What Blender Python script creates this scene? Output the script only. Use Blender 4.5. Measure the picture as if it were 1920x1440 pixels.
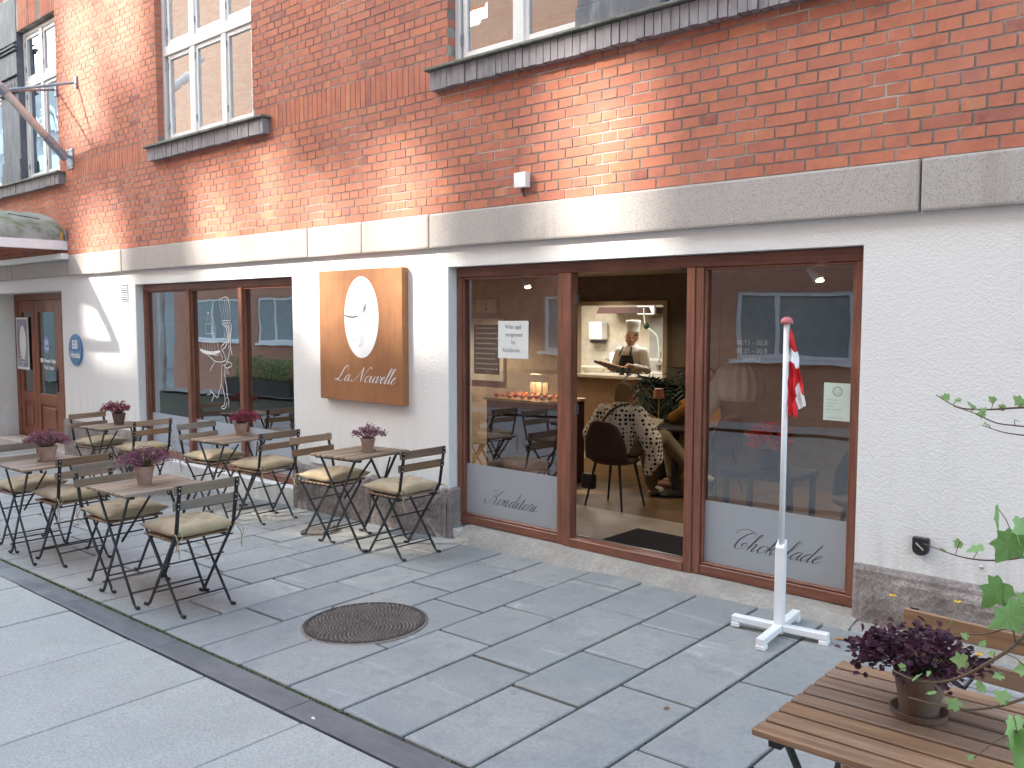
import bpy, bmesh, math, random
from mathutils import Vector, Matrix, Euler, noise

for o in list(bpy.data.objects): bpy.data.objects.remove(o)
S = bpy.context.scene
COL = S.collection
R = math.radians

# ------------------------------------------------------------------ camera
cd = bpy.data.cameras.new('camera'); cam = bpy.data.objects.new('camera', cd); COL.objects.link(cam)
S.camera = cam
cr = Vector((0.743940686, 0.668245065, 0.00088807)); cu = Vector((-0.050953457, 0.055400034, 0.997163267))
cf = cr.cross(cu) * -1
cam.matrix_world = Matrix(((cr.x, cu.x, -cf.x, 0.00286), (cr.y, cu.y, -cf.y, -4.7511), (cr.z, cu.z, -cf.z, 1.60777), (0, 0, 0, 1)))
cd.sensor_width = 36; cd.lens = 31.0333; cd.clip_start = 0.05; cd.clip_end = 500

# ------------------------------------------------------------------ world, sun, exposure
SUN = Vector((0.58, 0.60, -0.552)).normalized()          # direction in which the light travels
W = bpy.data.worlds.new('World'); S.world = W; W.use_nodes = True
wn = W.node_tree.nodes; wl = W.node_tree.links
sky = wn.new('ShaderNodeTexSky'); sky.sky_type = 'NISHITA'; sky.sun_disc = False
sky.sun_elevation = math.asin(-SUN.z); sky.sun_rotation = math.atan2(-SUN.x, -SUN.y) % (2 * math.pi)
sky.air_density = 1.0; sky.dust_density = 2.5; sky.ozone_density = 1.0
hs = wn.new('ShaderNodeHueSaturation'); hs.inputs['Saturation'].default_value = .78      # a hazy, whitish sky
wl.new(sky.outputs[0], hs.inputs['Color']); tn = wn.new('ShaderNodeMix'); tn.data_type = 'RGBA'; tn.blend_type = 'MULTIPLY'; tn.inputs[0].default_value = 1; tn.inputs[7].default_value = (.955, 1.03, .99, 1)
wl.new(hs.outputs[0], tn.inputs[6]); wl.new(tn.outputs[2], wn['Background'].inputs[0]); wn['Background'].inputs[1].default_value = 0.15
sd = bpy.data.lights.new('sun', 'SUN'); sd.energy = 2.0; sd.angle = R(1.9); sd.color = (1.0, 0.93, 0.82)
so = bpy.data.objects.new('sun', sd); COL.objects.link(so); so.rotation_euler = SUN.to_track_quat('-Z', 'Y').to_euler()
S.view_settings.view_transform = 'Standard'; S.view_settings.look = 'None'
S.view_settings.exposure = 2.8; S.view_settings.gamma = 1; S.view_settings.use_curve_mapping = False
S.render.engine = 'CYCLES'
S.cycles.max_bounces = 8; S.cycles.transparent_max_bounces = 16; S.cycles.diffuse_bounces = 4
S.cycles.glossy_bounces = 4; S.cycles.caustics_reflective = False; S.cycles.caustics_refractive = False

# ------------------------------------------------------------------ helpers
def g(x, y): return 0.02373 * x + 0.01284 * y            # height of the sloping pavement
rnd = random.Random(7)
U = rnd.uniform

class MB:
    def __init__(s): s.v = []; s.f = []; s.a = []
    def add(s, vs, fs, a=None):
        n = len(s.v); s.v += [tuple(v) for v in vs]; s.f += [tuple(i + n for i in f) for f in fs]
        s.a += [a if a is not None else 0.5] * len(fs); return s
    def box(s, x0, x1, y0, y1, z0, z1, a=None):
        return s.add([(x0, y0, z0), (x1, y0, z0), (x1, y1, z0), (x0, y1, z0), (x0, y0, z1), (x1, y0, z1), (x1, y1, z1), (x0, y1, z1)],
                     [(0, 3, 2, 1), (4, 5, 6, 7), (0, 1, 5, 4), (1, 2, 6, 5), (2, 3, 7, 6), (3, 0, 4, 7)], a)
    def jbox(s, x0, x1, y0, y1, z0, z1, j, a=None, sl=None):
        n = len(s.v); s.box(x0, x1, y0, y1, z0, z1, a)
        for i in range(n, n + 8):
            v = s.v[i]; dz = sl(v[0], v[1]) if sl else 0
            s.v[i] = (v[0] + U(-j, j), v[1] + U(-j, j), v[2] + U(-j, j) + dz)
        return s
    def bar(s, p, q, w, d, up=(0, 0, 1)):                 # rectangular bar from p to q
        p = Vector(p); q = Vector(q); t = (q - p).normalized(); u = Vector(up)
        if abs(t.dot(u)) > .98: u = Vector((1, 0, 0))
        a = t.cross(u).normalized() * w / 2; b = a.cross(t).normalized() * d / 2
        return s.add([p - a - b, p + a - b, p + a + b, p - a + b, q - a - b, q + a - b, q + a + b, q - a + b],
                     [(0, 1, 2, 3), (7, 6, 5, 4), (0, 4, 5, 1), (1, 5, 6, 2), (2, 6, 7, 3), (3, 7, 4, 0)])
    def tube(s, pts, r, n=8, cap=True):
        pts = [Vector(p) for p in pts]; rs = r if isinstance(r, (list, tuple)) else [r] * len(pts)
        N = len(s.v); fs = []; pa = None
        for i, p in enumerate(pts):
            t = (pts[min(i + 1, len(pts) - 1)] - pts[max(i - 1, 0)]).normalized()
            if pa is None:
                pa = t.orthogonal().normalized()
            pa = (pa - t * pa.dot(t)).normalized(); b = t.cross(pa)
            for k in range(n):
                c = 2 * math.pi * k / n; q = p + (pa * math.cos(c) + b * math.sin(c)) * rs[i]; s.v.append(tuple(q))
        for i in range(len(pts) - 1):
            for k in range(n):
                a = N + i * n + k; b_ = N + i * n + (k + 1) % n; fs.append((a, b_, b_ + n, a + n))
        if cap: fs.append(tuple(N + k for k in range(n))[::-1]); fs.append(tuple(N + (len(pts) - 1) * n + k for k in range(n)))
        s.f += fs; s.a += [0.5] * len(fs); return s
    def lathe(s, prof, n=20, c=(0, 0, 0)):
        N = len(s.v); fs = []
        for r, z in prof:
            for k in range(n):
                a = 2 * math.pi * k / n; s.v.append((c[0] + r * math.cos(a), c[1] + r * math.sin(a), c[2] + z))
        for i in range(len(prof) - 1):
            for k in range(n):
                a = N + i * n + k; b = N + i * n + (k + 1) % n; fs.append((a, b, b + n, a + n))
        fs.append(tuple(N + k for k in range(n))[::-1]); fs.append(tuple(N + (len(prof) - 1) * n + k for k in range(n)))
        s.f += fs; s.a += [0.5] * len(fs); return s
    def prism(s, poly, y0, y1):                           # polygon in x,z extruded along y
        n = len(poly); vs = [(x, y0, z) for x, z in poly] + [(x, y1, z) for x, z in poly]
        fs = [tuple(range(n)), tuple(range(2 * n - 1, n - 1, -1))] + [(i, i + n, (i + 1) % n + n, (i + 1) % n) for i in range(n)]
        return s.add(vs, fs)
    def ell(s, c, r, n=12, m=8, rot=None):
        N = len(s.v); M = rot or Matrix.Identity(3); c = Vector(c); vs = []; fs = []
        for j in range(1, m):
            b = math.pi * j / m
            for k in range(n):
                a = 2 * math.pi * k / n
                vs.append(c + M @ Vector((r[0] * math.sin(b) * math.cos(a), r[1] * math.sin(b) * math.sin(a), r[2] * math.cos(b))))
        vs.append(c + M @ Vector((0, 0, r[2]))); vs.append(c + M @ Vector((0, 0, -r[2]))); T = len(vs) - 2
        for j in range(m - 2):
            for k in range(n):
                a = j * n + k; b = j * n + (k + 1) % n; fs.append((a, a + n, b + n, b))
        for k in range(n):
            fs.append((T, k, (k + 1) % n)); q = (m - 2) * n; fs.append((T + 1, q + (k + 1) % n, q + k))
        return s.add(vs, fs)
    def mesh(s, name, mat, smooth=False, bevel=0, seg=1):
        me = bpy.data.meshes.new(name); me.from_pydata(s.v, [], s.f); me.update()
        if bevel:
            bm = bmesh.new(); bm.from_mesh(me)
            bmesh.ops.bevel(bm, geom=[e for e in bm.edges if len(e.link_faces) == 2 and e.calc_face_angle(0) > .6], offset=bevel, segments=seg, affect='EDGES', profile=.6, clamp_overlap=True)
            bm.to_mesh(me); bm.free()
        else:
            at = me.attributes.new('tone', 'FLOAT', 'FACE'); at.data.foreach_set('value', s.a)
        if smooth:
            for p in me.polygons: p.use_smooth = True
        for m in (mat if isinstance(mat, (list, tuple)) else [mat]): me.materials.append(m)
        return me
    def build(s, name, mat, parent=None, smooth=False, bevel=0, seg=1, **props):
        return link(name, s.mesh(name, mat, smooth, bevel, seg), parent, **props)

def link(name, me, parent=None, loc=None, **props):
    o = bpy.data.objects.new(name, me); COL.objects.link(o)
    if parent: o.parent = parent
    if loc: o.location = loc
    for k, v in props.items(): o[k] = v
    return o
def tilt(rz): return (Vector((-.02373, -.01284, 1)).to_track_quat('Z', 'Y').to_matrix() @ Matrix.Rotation(-Vector((-.02373, -.01284, 1)).to_track_quat('Z', 'Y').to_euler().z + rz, 3, 'Z')).to_euler()
def thing(name, label, cat, loc=(0, 0, 0), rz=0, group=None):
    o = link(name, None, None, loc); o.rotation_euler = (0, 0, rz); o.empty_display_size = .1
    o['label'] = label; o['category'] = cat
    if group: o['group'] = group
    return o
def copy_tree(o, parent=None):
    c = o.copy(); COL.objects.link(c)
    if parent: c.parent = parent
    for ch in [k for k in bpy.data.objects if k.parent == o]: copy_tree(ch, c)
    return c
def smooth_pts(pts, k=6, closed=False):
    P = [Vector(p) for p in pts]; out = []
    for i in range(len(P) - 1):
        a, b, c, d = P[max(i - 1, 0)], P[i], P[i + 1], P[min(i + 2, len(P) - 1)]
        for j in range(k):
            t = j / k
            out.append(.5 * ((2 * b) + (c - a) * t + (2 * a - 5 * b + 4 * c - d) * t * t + (3 * b - a - 3 * c + d) * t ** 3))
    out.append(P[-1]); return out

# ------------------------------------------------------------------ materials
class N:
    def __init__(s, name):
        s.m = bpy.data.materials.new(name); s.m.use_nodes = True; s.t = s.m.node_tree; s.b = s.t.nodes['Principled BSDF']; s.out = s.t.nodes['Material Output']
    def n(s, typ, **kw):
        x = s.t.nodes.new('ShaderNode' + typ)
        for k, v in kw.items():
            if k[0] == '_': setattr(x, k[1:], v)
            else:
                i = x.inputs[int(k[1:])] if k[0] == 'i' and k[1:].isdigit() else x.inputs[k.replace('_', ' ')]
                if hasattr(v, 'bl_idname') or isinstance(v, bpy.types.NodeSocket): s.t.links.new(v, i)
                else: i.default_value = v
        return x
    def l(s, a, b): s.t.links.new(a, b)
    def coord(s, rand=False):
        c = s.n('TexCoord').outputs['Object']
        if rand:
            r = s.n('ObjectInfo').outputs['Random']; c = s.n('VectorMath', _operation='ADD', i0=c, i1=s.n('VectorMath', _operation='SCALE', i0=(37, 51, 23), Scale=r).outputs[0]).outputs[0]
        return c
    def noise(s, c, sc, d=4, ro=.6, st=None):
        if st: c = s.n('Mapping', Vector=c, Scale=st).outputs[0]
        return s.n('TexNoise', Vector=c, Scale=sc, Detail=d, Roughness=ro).outputs['Fac']
    def ramp(s, f, *st):
        r = s.n('ValToRGB', Fac=f); e = r.color_ramp.elements
        while len(e) < len(st): e.new(.5)
        for i, (p, c) in enumerate(st): e[i].position = p; e[i].color = (*c, 1) if len(c) == 3 else c
        return r.outputs[0]
    def mix(s, f, a, b, bt='MIX'):
        x = s.n('Mix', _data_type='RGBA', _blend_type=bt)
        for i, v in ((0, f), (6, a), (7, b)):
            if isinstance(v, bpy.types.NodeSocket): s.l(v, x.inputs[i])
            else: x.inputs[i].default_value = (*v, 1) if isinstance(v, tuple) and len(v) == 3 else v
        return x.outputs[2]
    def bump(s, h, st=.3, d=.01, nrm=None):
        b = s.n('Bump', Height=h, Strength=st, Distance=d)
        if nrm: s.l(nrm, b.inputs['Normal'])
        s.l(b.outputs[0], s.b.inputs['Normal']); return b.outputs[0]
    def set(s, col=None, rough=None, metal=None, **kw):
        for k, v in (('Base Color', col), ('Roughness', rough), ('Metallic', metal), *kw.items()):
            if v is None: continue
            i = s.b.inputs[k.replace('_', ' ')]
            if isinstance(v, bpy.types.NodeSocket): s.l(v, i)
            else: i.default_value = (*v, 1) if isinstance(v, tuple) and len(v) == 3 else v
        return s.m

def plain(name, col, rough=.6, metal=0, var=.12, sc=8, bump=0, rand=True, **kw):
    n = N(name); c = n.coord(rand); f = n.noise(c, sc)
    lo = tuple(x * (1 - var) for x in col); hi = tuple(min(1, x * (1 + var)) for x in col)
    if bump: n.bump(n.noise(c, sc * 6), bump, .004)
    return n.set(n.ramp(f, (.3, lo), (.7, hi)), rough, metal, **kw)

M = {}
def brickmat(name, src):
    n = N(name); c = n.n('NewGeometry').outputs['Position'] if src == 'attr' else n.n('NewGeometry').outputs['Position']
    t = n.n('Attribute', _attribute_name='tone').outputs['Fac']; fl = n.noise(c, 3.3, 5, .65)
    t = n.n('Math', _operation='MULTIPLY_ADD', i0=n.n('Math', _operation='SUBTRACT', i0=n.noise(c, 9, 5, .7), i1=.5).outputs[0], i1=.9, i2=t).outputs[0]
    base = n.ramp(t, (0, (.28, .095, .075)), (.12, (.39, .145, .11)), (.38, (.52, .180, .112)), (.62, (.575, .205, .122)), (.85, (.62, .225, .115)), (1, (.62, .28, .16)))
    f = n.noise(c, 14, 5, .7); f2 = n.noise(c, 90, 3, .7); f3 = n.noise(c, 1.3, 3)
    col = n.mix(n.ramp(f, (.35, (0, 0, 0)), (.75, (.5, .5, .5))), base, (.30, .10, .075))
    col = n.mix(n.ramp(f3, (.5, (0, 0, 0)), (.75, (.22, .22, .22))), col, (.58, .36, .30))
    col = n.mix(n.ramp(f2, (.62, (0, 0, 0)), (.74, (.55, .55, .55))), col, (.16, .07, .06))
    n.bump(n.mix(.5, f, f2), .55, .006)
    return n.set(col, .85)
M['brick'] = brickmat('brick_clay', 'attr')
n = N('mortar'); c = n.n('NewGeometry').outputs['Position']; f = n.noise(c, 2.2, 4); f2 = n.noise(c, 60, 3)
M['mortar'] = n.set(n.mix(n.ramp(f, (.47, (0, 0, 0)), (.62, (1, 1, 1))), (.24, .215, .20), (.52, .48, .43)), .95); n.bump(f2, .6, .008)
n = N('white_stucco'); c = n.coord(); f = n.noise(c, 95, 3, .55); f3 = n.noise(c, .8, 3)
h = n.n('TexVoronoi', Vector=n.n('Mapping', Vector=c, Scale=(1, 1, 1.3)).outputs[0], Scale=70, _feature='SMOOTH_F1').outputs[0]
n.bump(n.mix(.6, f, h), .55, .006)
zz = n.n('SeparateXYZ', Vector=c).outputs[2]; low = n.n('MapRange', Value=zz, i1=.95, i2=.20, i3=0, i4=1).outputs[0]; st_ = n.noise(c, 3.0, 5, .7, (3, 1, .5))
dirt = n.n('Math', _operation='MULTIPLY', i0=n.n('Math', _operation='MULTIPLY', i0=low, i1=low).outputs[0], i1=n.ramp(st_, (.42, (0, 0, 0)), (.75, (.75, .75, .75)))).outputs[0]
base = n.mix(n.ramp(f3, (.35, (0, 0, 0)), (.75, (.35, .35, .35))), (.80, .80, .79), (.74, .74, .725)); base = n.mix(n.ramp(n.noise(c, 1.8, 5, .7, (4, 1, .35)), (.58, (0, 0, 0)), (.76, (.30, .30, .30))), base, (.62, .60, .56))
M['stucco'] = n.set(n.mix(dirt, base, (.50, .46, .40)), .9)
n = N('pale_granite'); c = n.n('NewGeometry').outputs['Position']; oi = n.n('ObjectInfo').outputs['Random']; f = n.noise(c, 3, 4); sp = n.noise(c, 210, 2, .5); st = n.noise(c, 1.6, 4, .6, (3, 1, .35))
col = n.mix(n.ramp(oi, (0, (0, 0, 0)), (1, (1, 1, 1))), (.47, .445, .42), (.50, .435, .40))
col = n.mix(n.ramp(sp, (.37, (.85, .85, .85)), (.45, (0, 0, 0))), col, (.25, .22, .21))
col = n.mix(n.ramp(st, (.55, (0, 0, 0)), (.72, (.6, .6, .6))), col, (.33, .29, .26))
M['ledge'] = n.set(col, .8); n.bump(sp, .35, .005)
n = N('rough_granite'); c = n.n('NewGeometry').outputs['Position']; f = n.noise(c, 5, 6, .7); sp = n.noise(c, 60, 4, .7)
col = n.ramp(f, (.3, (.20, .17, .155)), (.5, (.32, .275, .255)), (.72, (.46, .40, .37)))
col = n.mix(n.ramp(sp, (.4, (0, 0, 0)), (.62, (.7, .7, .7))), col, (.15, .125, .115))
M['rock'] = n.set(col, .9); n.bump(n.mix(.4, f, sp), .9, .02)
def wood(name, a, b, sc=1.0, rough=.45, axis='z', rand=True, sat=None):
    n = N(name); c = n.coord(rand); st = {'z': (22, 22, 1.2), 'x': (1.2, 22, 22), 'y': (22, 1.2, 22)}[axis]
    f = n.noise(c, 2.2 * sc, 6, .65, st); f2 = n.noise(c, 3, 3)
    col = n.ramp(f, (.3, a), (.7, b)); col = n.mix(n.ramp(f2, (.35, (0, 0, 0)), (.7, (.45, .45, .45))), col, tuple(x * .6 for x in a))
    if rand:
        r = n.n('ObjectInfo').outputs['Random']; hs = n.n('HueSaturation', Color=col, Value=n.n('MapRange', Value=r, i3=.66, i4=1.28).outputs[0], Saturation=n.n('MapRange', Value=n.n('Math', _operation='FRACT', i0=n.n('Math', _operation='MULTIPLY', i0=r, i1=7.3).outputs[0]).outputs[0], i3=.75, i4=1.1).outputs[0]); col = hs.outputs[0]
    n.bump(f, .25, .003); return n.set(col, rough)
M['frame'] = wood('mahogany_frame', (.16, .060, .038), (.33, .135, .085), rough=.38, rand=False)
M['frame_x'] = wood('mahogany_rail', (.145, .053, .034), (.30, .120, .076), rough=.38, axis='x', rand=False)
M['door_wood'] = wood('old_teak_door', (.16, .045, .020), (.36, .12, .055), rough=.45, rand=False)
M['slat_y'] = wood('acacia_slat', (.19, .13, .088), (.38, .265, .18), axis='y', rough=.6)
M['slat_x'] = wood('acacia_slat_long', (.20, .095, .045), (.42, .235, .13), axis='x', rough=.5)
M['slat_y2'] = wood('brown_table_slat', (.15, .08, .045), (.36, .215, .125), axis='y', rough=.5)
M['back_y'] = wood('acacia_back_slat', (.19, .105, .055), (.36, .22, .12), axis='y', rough=.55)
M['back_grey'] = wood('weathered_back_slat', (.19, .145, .105), (.34, .265, .195), axis='y', rough=.7)
M['steel'] = plain('black_painted_steel', (.022, .024, .027), .42, .3, .2, 20)
M['rubber'] = plain('black_rubber', (.015, .015, .015), .7)
M['stud'] = plain('bare_rivet', (.6, .6, .58), .3, .9)
n = N('olive_linen'); c = n.coord(True); w1 = n.n('TexWave', Vector=c, Scale=130, Distortion=2, _bands_direction='X').outputs[1]; w2 = n.n('TexWave', Vector=c, Scale=130, Distortion=2, _bands_direction='Y').outputs[1]
f = n.noise(c, 9, 4); n.bump(n.mix(.5, n.mix(.5, w1, w2), n.noise(c, 30, 3)), .3, .003)
r = n.n('ObjectInfo').outputs['Random']
M['linen'] = n.set(n.mix(r, n.ramp(f, (.3, (.30, .235, .145)), (.7, (.41, .325, .205))), n.ramp(f, (.3, (.35, .27, .155)), (.7, (.46, .36, .215)))), .95, Sheen_Weight=.3)
n = N('terracotta'); c = n.coord(True); f = n.noise(c, 14, 5); r = n.n('ObjectInfo').outputs['Random']
M['terra'] = n.set(n.mix(n.ramp(f, (.35, (0, 0, 0)), (.7, (1, 1, 1))), (.32, .19, .14), (.43, .31, .25)), .9); n.bump(f, .3, .004)
M['terra_dark'] = plain('brown_clay', (.13, .085, .062), .8, var=.3, sc=12, bump=.2)
M['soil'] = plain('potting_soil', (.03, .02, .015), 1)
def leafmat(name, a, b, rough=.55, trans=.25):
    n = N(name); t = n.n('Attribute', _attribute_name='tone').outputs['Fac']
    n.set(n.ramp(t, (0, a), (1, b)), rough); n.b.inputs['Specular IOR Level'].default_value = .35
    tr = n.n('BsdfTranslucent', Color=n.ramp(t, (0, a), (1, b))); mx = n.n('MixShader', Fac=trans, i1=n.b.outputs[0], i2=tr.outputs[0])
    n.l(mx.outputs[0], n.out.inputs[0]); return n.m
M['purple'] = leafmat('plum_leaf', (.035, .011, .022), (.12, .038, .066))
M['mauve'] = leafmat('mauve_leaf', (.16, .045, .075), (.40, .17, .25))
M['pink'] = leafmat('crimson_leaf', (.15, .012, .03), (.42, .06, .12))
M['green'] = leafmat('vine_leaf', (.11, .26, .06), (.36, .55, .22), .45, .4)
M['dgreen'] = leafmat('palm_leaf', (.003, .010, .004), (.010, .028, .009), .6, .05)
M['yellow'] = leafmat('yellow_petal', (.70, .36, .02), (.85, .55, .06))
M['redleaf'] = leafmat('red_leaf', (.45, .02, .012), (.7, .08, .03))
M['stem'] = plain('vine_stem', (.13, .085, .05), .8)
M['pvc'] = plain('white_window_paint', (.80, .80, .79), .4, var=.03)
M['whitepaint'] = plain('white_gloss_paint', (.82, .83, .84), .35, var=.03)
M['black'] = plain('black_plastic', (.02, .02, .022), .45)
n = N('grey_pilaster_paint'); c = n.n('NewGeometry').outputs['Position']; f = n.noise(c, 5, 5, .65, (2, 1, .6)); f2 = n.noise(c, 30, 3)
M['pilaster'] = n.set(n.ramp(f, (.3, (.085, .095, .115)), (.55, (.14, .15, .175)), (.75, (.26, .27, .30))), .6); n.bump(f2, .25, .005)
n = N('grey_sill_brick'); c = n.n('NewGeometry').outputs['Position']; f = n.noise(c, 8, 5, .7, (3, 1, 1)); r = n.n('Attribute', _attribute_name='tone').outputs['Fac']
M['sillbrick'] = n.set(n.mix(r, n.ramp(f, (.3, (.16, .155, .165)), (.7, (.34, .33, .35))), (.30, .28, .30)), .85); n.bump(f, .4, .005)
n = N('mossy_slate_cap'); c = n.n('NewGeometry').outputs['Position']; f = n.noise(c, 12, 5, .7)
M['slate'] = n.set(n.ramp(f, (.35, (.10, .11, .09)), (.55, (.20, .205, .175)), (.7, (.30, .30, .27))), .8); n.bump(f, .5, .006)
# paving
n = N('blue_grey_slate_paving'); c = n.n('NewGeometry').outputs['Position']; oi = n.n('ObjectInfo').outputs['Random']
cr_ = n.coord(True); f = n.noise(cr_, 1.7, 6, .62); fine = n.noise(cr_, 55, 4, .75); big = n.noise(c, .55, 3)
rot = n.n('CombineXYZ', i2=n.n('Math', _operation='MULTIPLY', i0=oi, i1=3.1).outputs[0]).outputs[0]
vc = n.n('VectorMath', _operation='ADD', i0=n.n('Mapping', Vector=cr_, Rotation=rot, Scale=(.22, 2.6, 1)).outputs[0], i1=n.n('VectorMath', _operation='SCALE', i0=n.n('TexNoise', Vector=cr_, Scale=1.1, Detail=2).outputs['Color'], Scale=.28).outputs[0]).outputs[0]
vein = n.n('TexVoronoi', Vector=vc, Scale=1.15, _feature='DISTANCE_TO_EDGE').outputs[0]
spots = n.n('TexVoronoi', Vector=c, Scale=2.6).outputs[0]; patchy = n.noise(cr_, 7, 6, .75)
base = n.mix(oi, (.262, .272, .266), (.392, .385, .366))
col = n.mix(n.ramp(f, (.3, (0, 0, 0)), (.7, (.8, .8, .8))), base, (.240, .255, .258))
vm = n.mix(n.ramp(n.noise(cr_, 1.9, 3), (.5, (0, 0, 0)), (.62, (1, 1, 1))), (0, 0, 0), n.ramp(vein, (.0, (.6, .6, .6)), (.008, (.2, .2, .2)), (.05, (0, 0, 0))))
col = n.mix(vm, col, (.56, .56, .54))
warm = n.noise(c, 1.15, 4, .6); col = n.mix(n.ramp(warm, (.52, (0, 0, 0)), (.70, (.5, .5, .5))), col, (.40, .375, .34))
col = n.mix(n.ramp(patchy, (.50, (0, 0, 0)), (.72, (.75, .75, .75))), col, (.195, .208, .212))
col = n.mix(n.ramp(spots, (.018, (.8, .8, .8)), (.03, (0, 0, 0))), col, (.10, .10, .11))
col = n.mix(n.ramp(big, (.48, (0, 0, 0)), (.7, (.35, .35, .35))), col, (.37, .34, .32))
col = n.mix(n.ramp(fine, (.35, (.35, .35, .35)), (.6, (0, 0, 0))), col, (.15, .16, .165))
M['slab'] = n.set(col, n.ramp(f, (.3, (.62, .62, .62)), (.7, (.78, .78, .78)))); n.bump(n.mix(.5, fine, f), .28, .006)
n = N('pale_concrete_paving'); cr_ = n.coord(True); f = n.noise(cr_, 2.2, 6, .65); fine = n.noise(cr_, 95, 3, .8); oi = n.n('ObjectInfo').outputs['Random']
col = n.mix(n.ramp(f, (.3, (0, 0, 0)), (.7, (1, 1, 1))), (.36, .358, .332), (.46, .452, .42)); col = n.mix(n.ramp(fine, (.42, (.65, .65, .65)), (.55, (0, 0, 0))), col, (.25, .26, .26))
M['concrete'] = n.set(n.mix(n.ramp(fine, (.58, (0, 0, 0)), (.68, (.5, .5, .5))), col, (.48, .47, .45)), .85); n.bump(fine, .35, .004)
n = N('dark_drain_stone'); cr_ = n.coord(True); f = n.noise(cr_, 3, 6, .7, (1, 3, 1)); fine = n.noise(cr_, 60, 3, .7); f2 = n.noise(cr_, 1.1, 4, .6)
col = n.mix(n.ramp(f2, (.52, (0, 0, 0)), (.62, (.35, .35, .35))), n.ramp(f, (.3, (.085, .088, .095)), (.7, (.16, .162, .17))), (.30, .30, .29))
M['strip'] = n.set(col, .5); n.bump(fine, .2, .003)
n = N('joint_sand'); c = n.n('NewGeometry').outputs['Position']; f = n.noise(c, 6, 5, .7); f2 = n.noise(c, 1.4, 3)
M['sand'] = n.set(n.mix(n.ramp(f2, (.42, (0, 0, 0)), (.6, (1, 1, 1))), n.ramp(f, (.4, (.03, .028, .024)), (.7, (.075, .07, .058))), n.ramp(f, (.4, (.035, .045, .02)), (.7, (.07, .09, .03)))), 1)
n = N('cement_fillet'); c = n.n('NewGeometry').outputs['Position']; f = n.noise(c, 5, 6, .7); f2 = n.noise(c, 40, 4, .7)
M['cement'] = n.set(n.mix(n.ramp(f2, (.4, (.4, .4, .4)), (.6, (0, 0, 0))), n.ramp(f, (.3, (.27, .25, .22)), (.7, (.41, .385, .345))), (.24, .21, .18)), .95); n.bump(n.mix(.5, f, f2), .5, .01)
M['iron_dark'] = plain('worn_iron_base', (.075, .062, .055), .8, .3, .3, 30)
M['moss'] = leafmat('moss', (.03, .045, .012), (.12, .16, .04), .9, .0)
n = N('cast_iron'); c = n.n('NewGeometry').outputs['Position']; f = n.noise(c, 25, 4, .7)
M['iron'] = n.set(n.ramp(f, (.3, (.15, .125, .11)), (.7, (.29, .245, .215))), .7, .35); n.bump(f, .3, .002)
# glass: a thin pane, reflection by angle of view
def glass(name, boost, tint=(.93, .95, .95)):
    n = N(name); fr = n.n('Fresnel', IOR=1.5); m = n.n('Math', _operation='MULTIPLY_ADD', i0=fr.outputs[0], i1=boost, i2=.015); m.use_clamp = True
    m = n.n('Math', _operation='MULTIPLY', i0=m.outputs[0], i1=n.n('Math', _operation='SUBTRACT', i0=1.0, i1=n.n('NewGeometry').outputs['Backfacing']).outputs[0])   # the inner face only lets light out
    wob = n.n('Bump', Height=n.noise(n.coord(), 1.6, 2), Strength=.02, Distance=.05); tr = n.n('BsdfTransparent', Color=(*tint, 1)); gl = n.n('BsdfGlossy', Color=(.96, .97, .98, 1), Roughness=.0)
    n.l(wob.outputs[0], gl.inputs['Normal']); mx = n.n('MixShader', Fac=m.outputs[0], i1=tr.outputs[0], i2=gl.outputs[0]); n.l(mx.outputs[0], n.out.inputs[0]); return n.m
M['glass'] = glass('shop_glass', 4.2, (.95, .96, .96))
M['glass_left'] = M['glass']; M['glass_door'] = glass('door_glass', 1.6, (.8, .8, .78))
M['glass_up'] = glass('upper_glass', 10.0, (.55, .58, .60))  # reflection boosted to make up for the sun missing on the facade opposite
M['film'] = plain('frosted_film', (.33, .355, .38), .35, var=.03, sc=1, rand=False)
M['film_pale'] = plain('pale_frosted_film', (.40, .45, .52), .4, var=.03, sc=1, rand=False)
M['ink'] = plain('dark_lettering', (.05, .055, .065), .5, var=.02)
M['inkblack'] = plain('black_print', (.03, .03, .035), .6, var=.02)
M['inkgrey'] = plain('grey_pen', (.22, .24, .25), .7, var=.02)
M['inkwhite'] = plain('white_print', (.82, .83, .84), .6, var=.02)
M['inkgrey2'] = plain('faded_print', (.42, .40, .40), .6, var=.02)
M['paper'] = plain('white_paper', (.74, .77, .76), .8, var=.03)
M['paper_g'] = plain('pale_green_paper', (.58, .68, .60), .8, var=.03)
n = N('rusty_steel_sign'); c = n.coord(); f = n.noise(c, 3.5, 6, .65); f2 = n.noise(c, 30, 4, .7); f3 = n.noise(c, 6, 4, .6, (4, 1, .35))
col = n.ramp(f, (.28, (.27, .11, .042)), (.5, (.32, .135, .050)), (.72, (.37, .16, .062))); col = n.mix(n.ramp(f3, (.5, (0, 0, 0)), (.7, (.35, .35, .35))), col, (.20, .075, .03))
M['rust'] = n.set(n.mix(n.ramp(f2, (.62, (0, 0, 0)), (.75, (.4, .4, .4))), col, (.55, .28, .12)), .75); n.bump(f2, .2, .003)
M['blue'] = plain('blue_enamel', (.03, .14, .36), .3, var=.1)
M['galv'] = plain('galvanised_steel', (.28, .31, .36), .45, .6, .2, 15)
M['oldwood'] = wood('weathered_pole', (.42, .40, .36), (.62, .60, .55), rough=.8)
n = N('mossy_canopy_shell'); c = n.coord(); f = n.noise(c, 2.5, 6, .65); f2 = n.noise(c, 20, 4, .7)
col = n.mix(n.ramp(f, (.42, (0, 0, 0)), (.62, (1, 1, 1))), (.50, .53, .50), (.20, .22, .12)); col = n.mix(n.ramp(f2, (.6, (0, 0, 0)), (.75, (.5, .5, .5))), col, (.1, .1, .06))
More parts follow.
